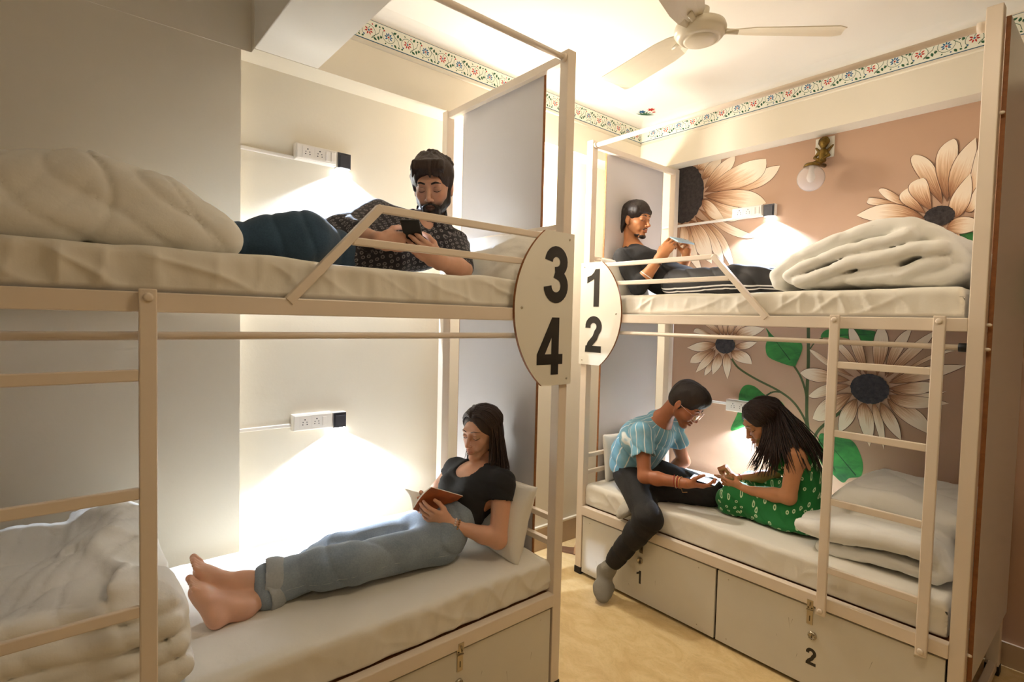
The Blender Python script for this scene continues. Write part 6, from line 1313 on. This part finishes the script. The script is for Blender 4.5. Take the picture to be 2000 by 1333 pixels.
    mb.build('thread_bracelets', [mat('thread%d' % i, srgb(*c), 0.6) for i, c in enumerate(((214, 160, 84), (196, 60, 44), (224, 196, 150), (150, 50, 40)))], root, smooth=True, kind='stuff')
    adopt(root)
    ph = thing('phone', 'phone with a bright screen lying in the hand of the man in the striped shirt', 'phone', (-1.45, 2.55, 0.74))
    ax, az = (0.96, 0.20, -0.08), (-0.2, 0.95, 0.15); slab_obj('phone_body', (-1.440, 2.545, 0.742), ax, az, 0.135, 0.066, 0.009, M_phone, ph, 0.004)
    slab_obj('screen', (-1.440, 2.5442, 0.7472), ax, az, 0.127, 0.060, 0.0012, M_screen, ph, 0); adopt(ph)
striped_man()

# ---------------------------------------------------------------- woman in green (lower right bunk)
def green_woman():
    root = person('long-haired woman in a green dotted dress sitting cross-legged on the lower right bunk', (-1.12, 2.88, Z_LO))
    M = skin_mat('warm_tan_skin', (208, 146, 100), (60, 38, 28))
    hd = Head((-1.302, 2.862, 1.038), (-0.52, -0.62, -0.52), (-0.36, -0.38, 0.85), 0.97)
    neck1 = A3((-1.185, 2.895, 0.955)); Lsh, Rsh = A3((-1.085, 2.765, 0.915)), A3((-1.215, 3.03, 0.915)); Lel, Lwr = A3((-1.085, 2.705, 0.720)), A3((-1.310, 2.700, 0.700)); Rel, Rwr = A3((-1.30, 3.02, 0.72)), A3((-1.440, 2.86, 0.695))
    pel, waist, chest = A3((-1.06, 2.89, 0.655)), A3((-1.075, 2.89, 0.76)), A3((-1.125, 2.89, 0.87)); lat = U(Rsh - Lsh)
    hL, kL, aL = A3((-1.10, 2.80, 0.635)), A3((-1.36, 2.715, 0.625)), A3((-1.22, 2.96, 0.60)); hR, kR, aR = A3((-1.12, 2.98, 0.635)), A3((-1.42, 3.04, 0.625)), A3((-1.26, 2.80, 0.60))
    B = Field(); hd.face(B, fem=True, jaw=0.95, smile=0.9); B.cone(hd.w((0, -0.045, -0.05)), neck1, 0.038, 0.042, 0.012)
    torso(B, pel, waist, chest, neck1, lat, 0.085, 0.07, 0.082); B.cone(Lsh, Rsh, 0.038, 0.038, 0.03); B.cone(neck1, (Lsh + Rsh) / 2, 0.045, 0.05, 0.04)
    arm(B, Lsh, Lel, Lwr, (0.042, 0.035, 0.033, 0.021)); arm(B, Rsh, Rel, Rwr, (0.042, 0.035, 0.033, 0.021)); leg(B, hL, kL, aL, (0.07, 0.05, 0.045, 0.03)); leg(B, hR, kR, aR, (0.07, 0.05, 0.045, 0.03))
    hand(B, Lwr, (-0.95, -0.16, 0.08), (0.05, 0.93, 0.3), 'L', (0.35, 0.7, 0.6), 0.90, thumb=0.35); hand(B, Rwr, (-0.50, -0.30, 0.78), (-0.70, -0.25, -0.5), 'R', (1.35, 1.5, 0.9), 0.93, thumb=0.9)
    foot(B, aL, aL + A3((0.02, 0.04, -0.01)), aL + A3((-0.10, 0.10, 0.0)), (0, 0, 1), (1, 0, 0), 0.9); foot(B, aR, aR + A3((0.0, -0.03, -0.01)), aR + A3((-0.14, -0.09, 0.015)), (0, 0, 1), (0.4, -1, 0), 0.9)
    body_mesh(B, M, root, hd, paintf=lambda P: hd.paint(P, 0.9, smile=0.9)); hd.features(B, root, M_hairblk, fem=True)
    D_ = Field(); torso(D_, pel, waist, chest, None, lat, 0.105, 0.084, 0.095, 0.002); 
    for sg in (-1, 1): D_.ell(chest + A3(lat) * 0.062 * sg + A3((-0.075, -0.035, -0.01)), (0.052, 0.052, 0.052), k=0.03)
    D_.cone(chest + A3((0, 0, 0.0)), chest * 0.5 + A3(Lsh) * 0.5 + A3((0, 0, 0.0)), 0.08, 0.05, 0.03); D_.cone(chest, chest * 0.5 + A3(Rsh) * 0.5, 0.08, 0.05, 0.03)
    D_.cone(neck1 + A3((-0.05, -0.02, -0.02)), hd.w((0, 0, -0.05)), 0.075, 0.08, 0.01, 's'); D_.cone(Lsh + A3((0, -0.03, 0.02)), Lel, 0.055, 0.05, 0.006, 's'); D_.cone(Rsh + A3((0, 0.03, 0.02)), Rel, 0.055, 0.05, 0.006, 's')
    D_.cone(hL, kL, 0.10, 0.082, 0.04); D_.cone(hR, kR, 0.10, 0.082, 0.04); D_.cone(kL, kR, 0.075, 0.075, 0.05); D_.cone(hL, hR, 0.11, 0.11, 0.05)
    D_.ell((-1.17, 2.80, 0.600), (0.22, 0.15, 0.050), k=0.04); D_.ell((-1.10, 2.72, 0.585), (0.16, 0.085, 0.030), k=0.03)
    D_.cone(A3((-1.2, 2.9, 0.46)), A3((-1.1, 2.7, 0.46)), 0.0, 0.0, 0.0)
    D_.disp += [wr(141, (10, 10, 10), 0.005), creases(142, (0.5, 0.6, 0.6), 34, 0.009, 2.6)]
    fl = lambda P: np.maximum(0, (Z_LO + 0.004) - P[:, 2])
    D_.disp += [lambda P: np.where(P[:, 2] < Z_LO + 0.002, 0.03, 0.0)]
    dm = pattern_mat('green_dotted_cotton', (12, 112, 44), (206, 224, 178), 26, 0.10, 0.17, 0.85)
    cloth('dress', D_, dm, root, fab=lambda P: np.stack([P[:, 0] * 0.9 + P[:, 1] * 0.5, P[:, 2] * 1.0 - P[:, 1] * 0.9, P[:, 2]], 1))
    for sg, sh_ in ((0, Lsh), (1, Rsh)):
        mb = MB(); c0 = chest * 0.4 + sh_ * 0.6; inn = A3(lat) * (0.035 if sg == 0 else -0.035)
        mb.tube([c0 + inn + A3((-0.055, -0.03, -0.01)), sh_ + inn + A3((-0.02, 0, 0.040)), c0 + inn + A3((0.05, 0.01, 0.0))], 0.006, 8); mb.build('shoulder_strap', dm, root, smooth=True)
    mb = MB(); ring(mb, Rwr * 0.85 + Rel * 0.15, U(Rwr - Rel), 0.026, 0.0018, 24); mb.build('thread_bracelet', mat('red_thread', srgb(170, 60, 40), 0.6), root, smooth=True)
    # hair
    H = Field(); e = hd.ell; e(H, (0, -0.018, 0.040), (0.084, 0.102, 0.090)); e(H, (0, -0.06, -0.03), (0.078, 0.065, 0.09), 0.03); e(H, (0, 0.122, -0.018), (0.060, 0.084, 0.100), 0.014, 's')
    H.disp += [creases(153, hd.R[0], 150, 0.0012, 1.2, 2)]; cloth('hair_cap', H, M_hairE, root, 0.005)
    def Gd(x, rows):
        out = []
        for (a, b, c, d_), mid, end in rows:
            p = scalp(hd, x * d_[0], d_[1], 1.05); out.append([scalp(hd, x * a[0], a[1], 1.02), scalp(hd, x * b[0], b[1], 1.03), scalp(hd, x * c[0], c[1], 1.04), p, A3(mid) if mid else p * 0.5 + A3(end) * 0.5, A3(end)])
        return out
    F1_ = Gd(-1, ((((4, 38), (32, 40), (56, 12), (66, -24)), (-1.245, 2.748, 0.93), (-1.325, 2.75, 0.757)), (((4, 46), (46, 48), (70, 12), (78, -30)), (-1.235, 2.746, 0.93), (-1.30, 2.745, 0.74)), (((5, 56), (66, 52), (86, 12), (92, -34)), (-1.215, 2.744, 0.92), (-1.26, 2.74, 0.735)), (((5, 66), (86, 50), (100, 10), (104, -34)), (-1.185, 2.740, 0.91), (-1.205, 2.735, 0.745)), (((6, 74), (100, 50), (112, 10), (114, -34)), (-1.15, 2.735, 0.91), (-1.15, 2.725, 0.765))))
    hair_tubes('hair', F1_, 210, M_hairE, root, 0.008, 0.0046, 31, wave=0.012, res=16)
    F2_ = Gd(-1, ((((6, 76), (104, 52), (118, 16), (122, -20)), (-1.14, 2.722, 0.93), (-1.085, 2.700, 0.80)), (((6, 88), (122, 56), (134, 22), (138, -8)), (-1.10, 2.755, 0.985), (-1.005, 2.735, 0.80)), (((0, 98), (150, 60), (158, 28), (160, 0)), (-1.06, 2.80, 0.995), (-0.955, 2.79, 0.80)), (((-5, 104), (-178, 60), (-178, 28), (-180, 0)), (-1.05, 2.87, 0.99), (-0.945, 2.88, 0.78)), (((-6, 98), (-150, 60), (-150, 25), (-152, -8)), (-1.07, 2.94, 0.97), (-0.955, 2.96, 0.78))))
    hair_tubes('hair', F2_, 240, M_hairE, root, 0.009, 0.0052, 32, wave=0.006, res=16)
    F3_ = Gd(1, ((((4, 38), (46, 46), (74, 14), (84, -28)), None, (-1.40, 2.98, 0.80)), (((4, 60), (80, 50), (95, 12), (100, -30)), None, (-1.34, 3.02, 0.76)), (((5, 84), (112, 50), (120, 12), (124, -30)), None, (-1.20, 3.05, 0.78))))
    hair_tubes('hair', F3_, 110, M_hairE, root, 0.009, 0.0050, 33, wave=0.008)
    adopt(root)
green_woman()

# ---------------------------------------------------------------- small things
def sandal(c, ang, label):
    root = thing('sandal', label, 'sandal', c); ca, sa = math.cos(ang), math.sin(ang); T = lambda p: (c[0] + p[0] * ca - p[1] * sa, c[1] + p[0] * sa + p[1] * ca, c[2] + p[2])
    prof = [(0.13 * math.cos(a), (0.045 if math.cos(a) > 0 else 0.036) * math.sin(a)) for a in np.linspace(0, 2 * PI, 25)[:-1]]
    mb = MB(); mb.poly_prism(prof, 0.0, 0.018, T); mb.build('sole', mat('brown_sole', srgb(120, 84, 56), 0.7), root, bevel=0.003)
    mb = MB(); n = 10; vs = []
    for x in (0.015, 0.075):
        for r in (0, 0.004):
            for k in range(n + 1): a = PI * k / n; vs.append(T((x, (0.046 + r) * math.cos(a), 0.012 + (0.05 + r - (x - .015) * .2) * math.sin(a))))
    m = n + 1; fs = []
    for k in range(n): fs += [(k, k + 1, 2 * m + k + 1, 2 * m + k), (m + k, 3 * m + k, 3 * m + k + 1, m + k + 1), (k, m + k, m + k + 1, k + 1), (2 * m + k, 2 * m + k + 1, 3 * m + k + 1, 3 * m + k)]
    mb.add(vs, fs); mb.build('strap', mat('tan_leather', srgb(178, 134, 92), 0.5), root, smooth=True); adopt(root)
sandal((-2.41, 2.62, 0.0), 0.5, 'tan slip-on sandal on the floor behind the post of plate 1 and 2')
